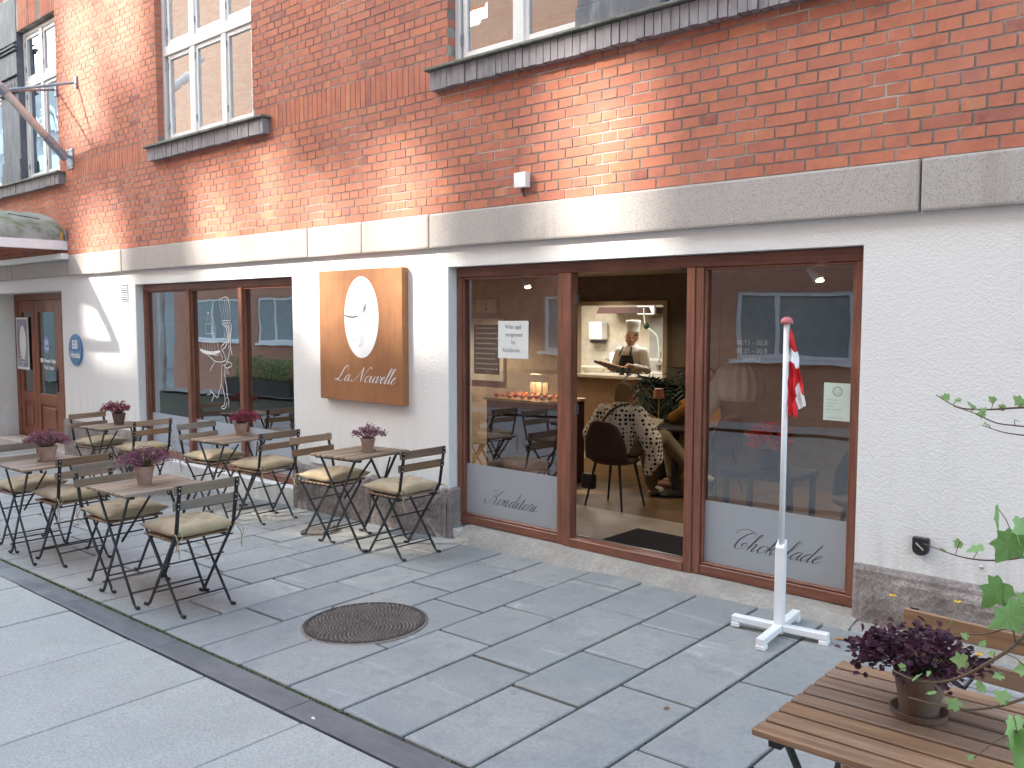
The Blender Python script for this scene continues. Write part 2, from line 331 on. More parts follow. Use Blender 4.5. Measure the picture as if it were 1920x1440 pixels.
n.set(col, .6); tr = n.n('BsdfTranslucent', Color=col); mx = n.n('MixShader', Fac=.35, i1=n.b.outputs[0], i2=tr.outputs[0]); n.l(mx.outputs[0], n.out.inputs[0]); M['shell'] = n.m
def emis(name, col, st):
    n = N(name); n.set((.1, .1, .1), .5); n.b.inputs['Emission Color'].default_value = (*col, 1); n.b.inputs['Emission Strength'].default_value = st; return n.m
M['lamp'] = emis('lamp_glow', (1, .80, .50), 3); M['tube'] = emis('pendant_glow', (1, .42, .22), .9); M['panel'] = emis('ceiling_panel_glow', (1, .93, .8), .35)
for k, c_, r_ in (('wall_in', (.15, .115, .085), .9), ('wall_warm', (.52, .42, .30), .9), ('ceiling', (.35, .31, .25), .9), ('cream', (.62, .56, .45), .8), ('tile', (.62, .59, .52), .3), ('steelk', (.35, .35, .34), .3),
                  ('counter', (.26, .17, .095), .6), ('mat', (.008, .009, .016), .9), ('chairin', (.045, .014, .012), .7), ('tabletop', (.02, .018, .018), .4), ('copper', (.50, .20, .12), .4), ('brass', (.5, .35, .16), .3),
                  ('chalk', (.025, .028, .028), .6), ('skin', (.48, .26, .17), .6), ('skin_d', (.36, .18, .11), .6), ('hair', (.27, .17, .08), .7), ('hair_d', (.03, .02, .015), .7), ('chefwhite', (.66, .63, .56), .85),
                  ('apron', (.012, .012, .015), .8), ('trouser', (.22, .18, .12), .9), ('beige', (.46, .37, .26), .9), ('mustard', (.42, .19, .04), .9), ('shoe', (.45, .42, .36), .7), ('pastry', (.55, .25, .06), .6), ('tray', (.05, .05, .05), .4),
                  ('hose', (.5, .6, .5), .4), ('red', (.62, .012, .02), .7), ('flagwhite', (.8, .8, .82), .7), ('ballpink', (.55, .16, .17), .5), ('brickdark', (.1, .1, .1), .8), ('oppwhite', (.80, .81, .82), .7), ('oppglass', (.30, .33, .33), .12), ('canvas', (.55, .50, .40), .9)):
    M[k] = plain(k + '_surface', c_, r_)
M['floor_oak'] = wood('oak_floor', (.13, .075, .032), (.25, .155, .075), axis='x', rough=.5, rand=False)
M['floor_pale'] = wood('pale_plank_floor', (.38, .33, .28), (.55, .50, .44), axis='x', rough=.5, rand=False)
n = N('polka_dot_blouse'); c = n.coord(); v = n.n('TexVoronoi', Vector=c, Scale=25, Randomness=.2).outputs[0]
M['dots'] = n.set(n.ramp(v, (.36, (.015, .015, .015)), (.40, (.80, .76, .66))), .9)
# ================================================================== SETTING: ground
def sheet(name, mat, x0, x1, y0, y1, dz, nx=1, ny=1, **pr):
    m = MB(); vs = []
    for j in range(ny + 1):
        for i in range(nx + 1):
            x = x0 + (x1 - x0) * i / nx; y = y0 + (y1 - y0) * j / ny; vs.append((x, y, g(x, y) + dz))
    m.add(vs, [(j * (nx + 1) + i, j * (nx + 1) + i + 1, (j + 1) * (nx + 1) + i + 1, (j + 1) * (nx + 1) + i) for j in range(ny) for i in range(nx)])
    return m.build(name, mat, None, kind='structure', **pr)
ground = sheet('ground', M['sand'], -90, 60, -60, .5, -.022)
pave = link('pavement', None, None); pave['kind'] = 'structure'
def gslab(name, x0, x1, y0, y1, mat, parent, gap=.0085, bev=.005):
    m = MB(); j = .0015
    dz = U(-.002, .002); tx, ty = U(-.0018, .0018), U(-.0015, .0015)
    m.jbox(x0 + gap, x1 - gap, y0 + gap, y1 - gap, -.045, 0, .0015, sl=lambda x, y: g(x, y) + dz + tx * (x - x0) + ty * (y - y0))
    return m.build(name, mat, parent, bevel=bev)
xs = [-.645, -1.05, -1.455, -1.862, -2.258, -2.655, -3.058, -3.463, -3.882, -4.270, -4.676, -5.082, -5.488]
while xs[-1] > -15.5: xs.append(xs[-1] - .405)
known = {(-2.258): [-.10, -.485, -1.488], (-2.655): [-.09, -.752, -1.266, -1.796], (-3.058): [-.67, -1.645], (-3.463): [-.296, -.972, -1.497], (-3.882): [-.35, -1.134],
         (-1.862): [-.9, -1.111, -1.949], (-4.270): [-.33, -.977], (-4.676): [-.775, -1.286, -1.952], (-5.082): [-.42, -1.125, -1.80], (-5.488): [-.9, -1.66]}
# a course lies between xs[i] (right) and xs[i+1] (left); cross joints are keyed by the left edge of the course
keys = {-1.862: [-.485, -1.488], -2.258: [-.485, -1.488], -2.655: [-.098, -.752, -1.266, -1.796], -3.058: [-.67, -1.645], -3.463: [-.296, -.972, -1.497], -3.882: [-.35, -1.134, -1.9],
        -4.270: [-.5, -.977, -1.75], -4.676: [-.775, -1.286, -1.952], -5.082: [-.42, -1.30, -1.85], -5.488: [-.9, -1.125, -1.66]}
keys = {-1.862: [-1.111, -1.949], -2.258: [-.482, -1.489], -2.655: [-.755, -1.265, -1.796], -3.058: [-.10, -.67, -1.645], -3.463: [-.297, -.972, -1.496], -3.882: [-.55, -1.134, -1.85],
        -4.270: [-.38, -.977, -1.62], -4.676: [-.775, -1.286, -1.951], -5.082: [-.42, -1.50, -2.1], -5.488: [-.62, -1.125, -1.658]}
PX = [1.5, 1.1, .7, .3, -.1, -.37] + xs
for i in range(len(PX) - 1):
    xr, xl = PX[i], PX[i + 1]; top = -.055 if xr <= -1.7 and xl > -4.8 else .02
    if xl >= -1.9: top = -.06
    ys = keys.get(round(xl, 3))
    if ys is None:
        ys = []; y = U(-.2, -.75)
        while y > -2.1: ys.append(y); y -= rnd.choice([.5, .6, .66, .8, .95])
    yy = [top] + [v for v in ys if v < top - .03] + [-2.468]
    if yy[-2] - yy[-1] < .15: yy.pop(-2)
    for k in range(len(yy) - 1):
        gslab('paving_slab', xl, xr, yy[k + 1], yy[k], M['slab'], pave)
# pale concrete slabs on the camera side, dark strip between
cx = [-3.085 + .805 * k for k in range(6, -18, -1)]
for i in range(len(cx) - 1):
    yb = [-2.640, -8.25]
    for k in range(len(yb) - 1): gslab('concrete_slab', cx[i + 1], cx[i], yb[k + 1], yb[k], M['concrete'], pave, gap=.004)
e = [1.6]; 
while e[-1] > -16: e.append(e[-1] - 1.21)
for i in range(len(e) - 1): gslab('drain_stone', e[i + 1], e[i], -2.638, -2.486, M['strip'], pave, gap=.0015, bev=.003)
# moss growing in the joints (nobody could count it)
m = MB()
def tuft(x, y, s, z=0):
    n = 5; vs = [(x + s * U(.6, 1.3) * math.cos(6.283 * k / n), y + s * U(.6, 1.3) * math.sin(6.283 * k / n), g(x, y) - .006 + z) for k in range(n)] + [(x, y, g(x, y) + s * U(.2, .7) + z)]
    m.add(vs, [(k, (k + 1) % n, n) for k in range(n)], U(0, 1))
for k in range(2600):
    x = U(-9, .6); p = noise.noise((x * 1.7, 3, 1)) + .4
    if U(0, 1) < p: tuft(x, -2.477 + rnd.gauss(0, .004), U(.003, .008))
for xj in xs[:20]:
    for k in range(90):
        y = U(-2.45, -.3); p = noise.noise((xj * 3, y * 2.2, 5)) + .25
        if U(0, 1) < p: tuft(xj + rnd.gauss(0, .002), y, U(.002, .005), -.004)
m.build('joint_moss', M['moss'], None, kind='stuff')
# cement along the foot of the wall
m = MB(); nx = 150; X0, X1 = -4.78, -1.72; vs = []; rows = 7
for j in range(rows):
    for i in range(nx + 1):
        x = X0 + (X1 - X0) * i / nx; f = j / (rows - 1); yo = -.125 - .035 * noise.noise((x * 2.3, 0, 0)) - .012 * noise.noise((x * 9, 4, 0))
        if x > -2.0: yo -= .10 * max(0, (x + 2.0) / .28)
        y = .12 + (yo - .12) * f; hi = -.004 + .004 * noise.noise((x * 3, y * 9, 2)); lo = g(x, y) + .003
        t = min(1, max(0, (f - .30) / .7)); t = t * t * (3 - 2 * t); z = hi * (1 - t) + lo * t if j < rows - 1 else g(x, y) - .03
        vs.append((x, y, max(z, g(x, y) - .03)))
m.add(vs, [(j * (nx + 1) + i, (j + 1) * (nx + 1) + i, (j + 1) * (nx + 1) + i + 1, j * (nx + 1) + i + 1) for j in range(rows - 1) for i in range(nx)])
m.build('cement_edge', M['cement'], None, smooth=True, kind='structure')
m = MB(); vs = []; X0, X1 = -1.76, 2.0; nx = 120; rows = 5
for j in range(rows):
    for i in range(nx + 1):
        x = X0 + (X1 - X0) * i / nx; f = j / (rows - 1); yo = -.17 - .03 * noise.noise((x * 2.3, 7, 0)) - .01 * noise.noise((x * 9, 4, 0)); y = -.02 + (yo + .02) * f
        vs.append((x, y, g(x, y) + .022 * (1 - f) + .003 * noise.noise((x * 8, y * 20, 0)) + (.003 if j < rows - 1 else -.012)))
m.add(vs, [(j * (nx + 1) + i, (j + 1) * (nx + 1) + i, (j + 1) * (nx + 1) + i + 1, j * (nx + 1) + i + 1) for j in range(rows - 1) for i in range(nx)])
m.build('cement_fillet', M['cement'], None, smooth=True, kind='structure')
# manhole covers
def manhole(x, y, r, label, sand):
    t = thing('manhole_cover', label, 'manhole cover', (x, y, g(x, y) + .0005))
    t.rotation_euler = tilt(0)
    b = MB(); b.lathe([(r + .018, -.01), (r + .018, .0015), (r + .006, .0065), (r + .006, -.004), (r - .001, -.004)], 64); b.build('surround', M['cement'] if sand else M['iron'], t)
    b = MB(); b.lathe([(r, -.03), (r, .009), (r - .012, .010), (r - .014, .004), (.001, .004)], 64); b.build('lid', M['iron_dark'], t)
    b = MB(); n = 620
    for k in range(6, n):
        rr = (r - .022) * math.sqrt(k / n); a = k * 2.39996; c, s = math.cos(a + .45), math.sin(a + .45); w, h = .0065, .0042 + .003 * rr / r; cx_, cy_ = rr * math.cos(a), rr * math.sin(a)
        q = [(cx_ + u * w * -s + v * h * c, cy_ + u * w * c + v * h * s) for u, v in ((-1, -1), (1, -1), (1, 1), (-1, 1))]
        b.add([(p[0], p[1], .004) for p in q] + [(cx_ + (p[0] - cx_) * .7, cy_ + (p[1] - cy_) * .7, .011) for p in q], [(4, 5, 6, 7), (0, 1, 5, 4), (1, 2, 6, 5), (2, 3, 7, 6), (3, 0, 4, 7)])
    b.build('stud_pattern', M['iron'], t, kind='stuff')
manhole(-3.87, -1.68, .338, 'large round cast iron manhole cover in the grey paving in front of the shop door', False)
manhole(-5.945, -.485, .15, 'small round rusty cover under the table below the square sign', False)

# ================================================================== THE BRICK BUILDING
B = thing('brick_building', 'red brick building with white rendered ground floor, shop windows and brown entrance door', 'building', (0, 0, 0))
def holes_wall(name, mat, x0, x1, z0, z1, yf, yb, holes, parent=B):
    X = sorted({x0, x1, *[h[0] for h in holes], *[h[1] for h in holes]}); Z = sorted({z0, z1, *[h[2] for h in holes], *[h[3] for h in holes]})
    X = [v for v in X if x0 <= v <= x1]; Z = [v for v in Z if z0 <= v <= z1]
    def solid(i, j):
        if i < 0 or j < 0 or i >= len(X) - 1 or j >= len(Z) - 1: return False
        cx, cz = (X[i] + X[i + 1]) / 2, (Z[j] + Z[j + 1]) / 2
        return not any(h[0] < cx < h[1] and h[2] < cz < h[3] for h in holes)
    b = MB()
    for i in range(len(X) - 1):
        for j in range(len(Z) - 1):
            if not solid(i, j): continue
            a, c, d, e = X[i], X[i + 1], Z[j], Z[j + 1]
            b.add([(a, yf, d), (c, yf, d), (c, yf, e), (a, yf, e)], [(0, 1, 2, 3)]); b.add([(a, yb, d), (c, yb, d), (c, yb, e), (a, yb, e)], [(3, 2, 1, 0)])
            if not solid(i - 1, j): b.add([(a, yb, d), (a, yf, d), (a, yf, e), (a, yb, e)], [(0, 1, 2, 3)])
            if not solid(i + 1, j): b.add([(c, yf, d), (c, yb, d), (c, yb, e), (c, yf, e)], [(0, 1, 2, 3)])
            if not solid(i, j - 1): b.add([(a, yb, d), (c, yb, d), (c, yf, d), (a, yf, d)], [(0, 1, 2, 3)])
            if not solid(i, j + 1): b.add([(a, yf, e), (c, yf, e), (c, yb, e), (a, yb, e)], [(0, 1, 2, 3)])
    return b.build(name, mat, parent)
DOOR = (-15.07, -12.285, -.5, 1.955)
holes_wall('rendered_wall', M['stucco'], -18, 3, -.6, 2.16, 0, .195, [(-4.925, -1.762, -.04, 1.993), (-10.155, -7.0, -.04, 1.985), DOOR])
for a_, c_ in ((-15.6, -15.07), (-12.285, -11.9)):
    b = MB(); b.box(a_, c_, .1955, .46, -.6, 2.1); b.build('door_reveal', M['stucco'], B)
b = MB(); b.box(-15.069, -12.286, .1955, .46, 1.956, 2.1); b.build('door_soffit', M['stucco'], B)
# granite band
for a, b_ in zip([-18, -15.6, -13.9, -11.957, -11.152, -10.391, -6.685, -5.914, -5.09, -1.474, 1.6], [-15.6, -13.9, -11.957, -11.152, -10.391, -6.685, -5.914, -5.09, -1.474, 1.6, 3]):
    b = MB(); b.jbox(a + .004, b_ - .004, -.05 + U(-.002, .002), .03, 2.141, 2.403, .0015); b.build('ledge_stone', M['ledge'], B, bevel=.014, seg=2)
# rough granite plinth stones
def plinth(x0, x1, ztop, yf=-.045, marg=.05, yb=.02, side=True):
    nx = max(6, int((x1 - x0) / .022)); nz = 16; b = MB(); vs = []; zb = min(g(x0, 0), g(x1, 0)) - .03
    def P(x, z):
        e = min(x - x0, x1 - x, ztop - z); t = min(1, max(0, (e - marg) / .02)); nn = noise.noise((x * 7, z * 7, 1)) * .5 + noise.noise((x * 19, z * 19, 5)) * .35 + noise.noise((x * 45, z * 45, 9)) * .2
        rr = .013; de = min(1, e / rr); rd = rr * (1 - math.sqrt(max(0, 1 - (1 - de) ** 2)))
        return yf + rd - t * (.012 + .022 * nn) - .002 * noise.noise((x * 30, z * 30, 2))
    for j in range(nz + 1):
        for i in range(nx + 1):
            x = x0 + (x1 - x0) * i / nx; z = zb + (ztop - zb) * j / nz; vs.append((x, P(x, z), z))
    b.add(vs, [(j * (nx + 1) + i, j * (nx + 1) + i + 1, (j + 1) * (nx + 1) + i + 1, (j + 1) * (nx + 1) + i) for j in range(nz) for i in range(nx)])
    q = nx + 1
    def skirt(idx, fl):
        pts = [vs[k] for k in idx]; n = len(pts); bb = [(p[0], yb, p[2]) for p in pts]
        b.add(pts + bb, [((i, i + n, i + n + 1, i + 1) if fl else (i, i + 1, i + n + 1, i + n)) for i in range(n - 1)])
    skirt([nz * q + i for i in range(q)], False); skirt([j * q for j in range(nz + 1)], False); skirt([j * q + nx for j in range(nz + 1)], True)
    return b.build('plinth_stone', M['rock'], B)
plinth(-6.995, -5.862, .250, yb=.1); plinth(-5.852, -4.93, .27, yb=.3)
plinth(-1.755, .1, .285, yb=.1); plinth(.11, 2.4, .285); plinth(-12.28, -11.2, .256, yb=.1); plinth(-11.19, -10.16, .25, yb=.1)
# stone corner that runs back into the window recess
b = MB(); b.jbox(-4.93, -4.885, -.03, .1, -.2, .275, .002); b.build('plinth_return', M['rock'], B, bevel=.01)
b = MB(); b.box(-10.155, -7.0, -.02, .12, -.36, -.004); b.build('rendered_foot', M['stucco'], B)
# brick wall: mortar and bricks
WIN1 = (-9.446, -7.548, 3.46, 6.6); WIN2 = (-4.887, -1.1, 3.46, 6.6); WIN3 = (-16.6, -12.12, 3.46, 5.52)
HOL = [WIN1, WIN2, WIN3]
holes_wall('mortar_bed', M['mortar'], -18, 3, 2.395, 6.5, -.0262, .42, [(h[0] - .004, h[1] + .004, h[2], h[3]) for h in HOL])
YF = -.030; CH = .0667; P0 = .1195; XA = -1.545
SILLS = [(-9.565, -7.275), (-5.01, -.95), (-17, -11.98)]
bricks = []          # (x0,x1,z0,z1)
def clip(x0, x1, z0, z1):
    segs = [(x0, x1)]
    hs = [(h[0], h[1], h[2], h[3]) for h in HOL] + [(s[0], s[1], 3.315, 3.47) for s in SILLS]
    for h in hs:
        if z0 < h[3] - .001 and z1 > h[2] + .02:
            o = []
            for a, c in segs:
                if c <= h[0] or a >= h[1]: o.append((a, c)); continue
                if a < h[0]: o.append((a, h[0]))
                if c > h[1]: o.append((h[1], c))
            segs = o
    return [(a, c) for a, c in segs if c - a > .02]
def course(i, z, x0=-17.9, x1=2.9):
    if i % 2: st, L = XA, P0
    else: st, L = XA + P0 / 2 + (P0 if (i // 2) % 2 == 0 else 0), 2 * P0
    k = math.floor((x0 - st) / L)
    while st + k * L < x1:
        a, c = st + k * L + .0060, st + (k + 1) * L - .0060
        for s in clip(a, c, z + .006, z + CH - .006): bricks.append((s[0], s[1], z + .006, z + CH - .0055))
        k += 1
z = 2.403; i = 0
while i < 14: course(i, z); z += CH; i += 1
zs = z; x = -17.9
while x < 2.9:
    sz = 3.478 if any(q[0] - .01 < x + .03 < q[1] + .03 for q in SILLS) else zs + .005
    for s in clip(x + .004, x + .0625, sz, zs + .229): bricks.append((s[0], s[1], sz, zs + .229))
    x += .0665
z = zs + .236; i = 15
while z < 6.4: course(i, z); z += CH; i += 1
# the lintel over the far window is of upright bricks, clear the courses there
LZ0, LZ1 = 5.52, 6.0
bricks = [q for q in bricks if not (q[0] < -12.12 and q[3] > LZ0 and q[2] < LZ1)]
x = -16.8
while x < -12.14:
    if not (-12.72 < x < -12.62 or -14.10 < x < -13.42):
        bricks.append((x + .003, min(x + .062, -12.122), LZ0 + .004, LZ0 + .232)); bricks.append((x + .003, min(x + .062, -12.122), LZ0 + .24, LZ1 - .01))
    x += .065
CAMP = Vector((0, -4.75, 1.61)); fwd = Vector((-0.6663, .74188, -.07526))
def pxsize(q):
    c = Vector(((q[0] + q[1]) / 2, 0, (q[2] + q[3]) / 2)) - CAMP; dz = c.dot(fwd)
    if dz < .5: return 0
    xx, yy = 1655 * c.dot(Vector((.7439, .6682, 0))) / dz, 1655 * c.dot(Vector((-.051, .0554, .9972))) / dz
    if abs(xx) > 980 or abs(yy) > 740: return 0
    return (q[1] - q[0]) * (q[3] - q[2]) / dz ** 3
bricks.sort(key=pxsize, reverse=True)
def tone(q):
    n = noise.noise((q[0] * .8, 0, q[2] * .9)); t = .5 + .16 * n + rnd.gauss(0, .115)
    if U(0, 1) < .018: t = U(.05, .2)
    if U(0, 1) < .07: t = U(.78, .95)
    return min(1, max(0, t))
cache = {}; joined = MB(); near = 0
for q in bricks:
    if q[0] > 2.6 and False: continue
    w, h = round(q[1] - q[0], 4), round(q[3] - q[2], 4); t = tone(q)
    if near < 298 and pxsize(q) > 0:
        full = abs(w - (P0 - .011)) < .001 or abs(w - (2 * P0 - .011)) < .001
        key = (w, h, int(t * 9.99), rnd.randrange(3)) if full else (w, h, int(t * 9.99))
        if key not in cache:
            b = MB(); b.jbox(-w / 2, w / 2, 0, .10, -h / 2, h / 2, .0013, int(t * 9.99) / 9.99)
            cache[key] = b.mesh('brick', M['brick'])
        link('brick', cache[key], B, ((q[0] + q[1]) / 2, YF + U(-.0006, .001), (q[2] + q[3]) / 2)); near += 1
    else:
        y = YF + U(-.0006, .001); joined.jbox(q[0], q[1], y, y + .10, q[2], q[3], .0013, t)
joined.build('further_bricks', M['brick'], B, kind='stuff')
# brick reveals deeper behind the face (inner half of the jambs)
b = MB()
for h in (WIN1, WIN2):
    zz = 3.475; k = 0
    while zz < 6.3:
        b.jbox(h[0] - .03, h[0] + .001, .07, .2, zz, zz + .056, .001, U(0, .35)); zz += CH; k += 1
b.build('reveal_bricks', M['brick'], B, kind='stuff')
# grey brick sills with a slate cap
for (a, c) in SILLS:
    b = MB(); b.jbox(a - .035, c + .035, -.135, .05, 3.452, 3.474, .003); sl = b.build('window_sill', M['slate'], B, bevel=.004)
    x = a; k = 0
    while x < c - .02:
        bb = MB(); w = min(.062, c - x) - .006; bb.jbox(0, w, -.10 + U(-.004, .003), .05, 3.312 + U(-.004, .004), 3.448, .002, U(0, 1))
        bb.build('sill_brick', M['sillbrick'], sl, loc=(x, 0, 0)); x += .062; k += 1
# soldier lintel backing groove + dark moulding over the far window
# ---------------- white casement windows
def casement(x0, x1, z0, z1, lights, tr, yf=.045):
    """lights: list of (x0,x1) glass spans, tr: (z0,z1) of the transom"""
    b = MB(); d = .075
    b.box(x0, x0 + .05, yf, yf + d, z0, z1); b.box(x1 - .05, x1, yf, yf + d, z0, z1); b.box(x0 + .05, x1 - .05, yf, yf + d, z0, z0 + .05); b.box(x0 + .05, x1 - .05, yf, yf + d, z1 - .05, z1)
    W_ = b.build('window', M['pvc'], B, bevel=.004)
    b = MB(); b.jbox(x0 + .01, x1 - .01, yf - .045, yf + .02, z0 - .002, z0 + .018, .001); b.build('sill_board', M['pvc'], W_)
    b = MB(); b.box(x0 + .052, x1 - .052, yf - .008, yf + d, tr[0] + .03, tr[1] - .03); b.build('transom', M['pvc'], W_, bevel=.003)
    for i in range(len(lights) - 1):
        xm = (lights[i][1] + lights[i + 1][0]) / 2; w = (lights[i + 1][0] - lights[i][1]) * .26
        for za, zb in ((z0 + .052, tr[0] + .028), (tr[1] - .028, z1 - .052)):
            b = MB(); b.box(xm - w, xm + w, yf - .004, yf + d, za, zb); b.build('mullion', M['pvc'], W_, bevel=.003)
    for za, zb in ((z0 + .055, tr[0] + .026), (tr[1] - .026, z1 - .055)):
        for i, (a, c) in enumerate(lights):
            ea = a - .045; ec = c + .045; f = .045; b = MB()
            b.box(ea, a, yf + .012, yf + .06, za, zb); b.box(c, ec, yf + .012, yf + .06, za, zb); b.box(a, c, yf + .012, yf + .06, za, za + f + .01); b.box(a, c, yf + .012, yf + .06, zb - f, zb)
            b.build('casement_frame', M['pvc'], W_, bevel=.003)
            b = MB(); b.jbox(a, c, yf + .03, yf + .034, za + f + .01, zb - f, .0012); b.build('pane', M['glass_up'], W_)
            for hz in (za + .12, zb - .14):
                b = MB(); b.box(ea - .008, ea + .006, yf + .000, yf + .013, hz, hz + .07); b.build('hinge', M['galv'], W_)
casement(-9.446, -7.548, 3.476, 5.55, [(-9.287, -8.885), (-8.70, -8.255), (-8.09, -7.70)], (4.40, 4.56))
casement(-4.887, -3.655, 3.476, 5.55, [(-4.766, -4.312), (-4.16, -3.72)], (4.40, 4.56))
casement(-3.01, -1.1, 3.476, 5.55, [(-2.87, -2.42), (-2.26, -1.82), (-1.66, -1.24)], (4.40, 4.56))
casement(-13.40, -12.12, 3.476, 5.50, [(-13.29, -12.86), (-12.68, -12.25)], (4.72, 4.88))
casement(-16.6, -14.12, 3.476, 5.50, [(-15.2, -14.85), (-14.68, -14.26)], (4.72, 4.88))
# dark void behind the upper windows
for h in (WIN1, WIN2, WIN3):
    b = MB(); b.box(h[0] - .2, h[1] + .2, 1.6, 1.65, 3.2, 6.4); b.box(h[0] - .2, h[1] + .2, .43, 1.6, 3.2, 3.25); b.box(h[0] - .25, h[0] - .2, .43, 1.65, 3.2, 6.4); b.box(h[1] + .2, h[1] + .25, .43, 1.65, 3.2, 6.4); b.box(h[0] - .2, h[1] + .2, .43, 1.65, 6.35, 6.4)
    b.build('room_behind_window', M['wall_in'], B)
    for s, w in ((h[0] + .12, .16), ):
        b = MB(); n_ = 14; vs = []
        for k in range(n_ + 1):
            vs += [(s + w * k / n_, .24 + .015 * math.sin(k * 2.2), 3.5), (s + w * k / n_, .24 + .015 * math.sin(k * 2.2), 6.2)]
        b.add(vs, [(2 * k, 2 * k + 2, 2 * k + 3, 2 * k + 1) for k in range(n_)]); b.build('curtain', M['cream'], B, smooth=True)
# painted pilasters
def pilaster(x0, x1, ztop, cap=None):
    b = MB(); b.jbox(x0, x1, -.035, .2, 3.476, ztop, .002); pl = b.build('pilaster', M['pilaster'], B, bevel=.008)
    b = MB(); b.jbox(x0 - .03, x1 + .03, -.065, -.03, 3.476, 3.62, .002); b.build('base_block', M['pilaster'], pl, bevel=.006)
    b = MB(); b.prism([(x0 - .02, 3.622), (x1 + .02, 3.622), (x1 + .002, 3.80), (x0 - .002, 3.80)], -.055, -.036); b.build('base_taper', M['pilaster'], pl, bevel=.004)
    if cap:
        for i, (za, zb, o) in enumerate(cap):
            b = MB(); b.jbox(x0 - o, x1 + o, -.035 - o * 1.2, -.0345, za, zb, .001); b.build('capital_moulding', M['pilaster'], pl, bevel=.005)
        for k in range(5):
            xx = x0 + .09 + k * (x1 - x0 - .18) / 4; b = MB(); b.ell((xx, -.045, 4.83), (.022, .012, .05), 8, 6); b.build('carved_ornament', M['pilaster'], pl, smooth=True)
pilaster(-3.63, -3.03, 6.0)
pilaster(-14.07, -13.41, 6.0, [(4.72, 4.74, .03), (4.745, 4.92, .012), (4.93, 4.955, .035), (4.96, 5.26, .01), (5.27, 5.30, .03), (5.31, 5.34, .045), (5.38, 5.40, .02)])
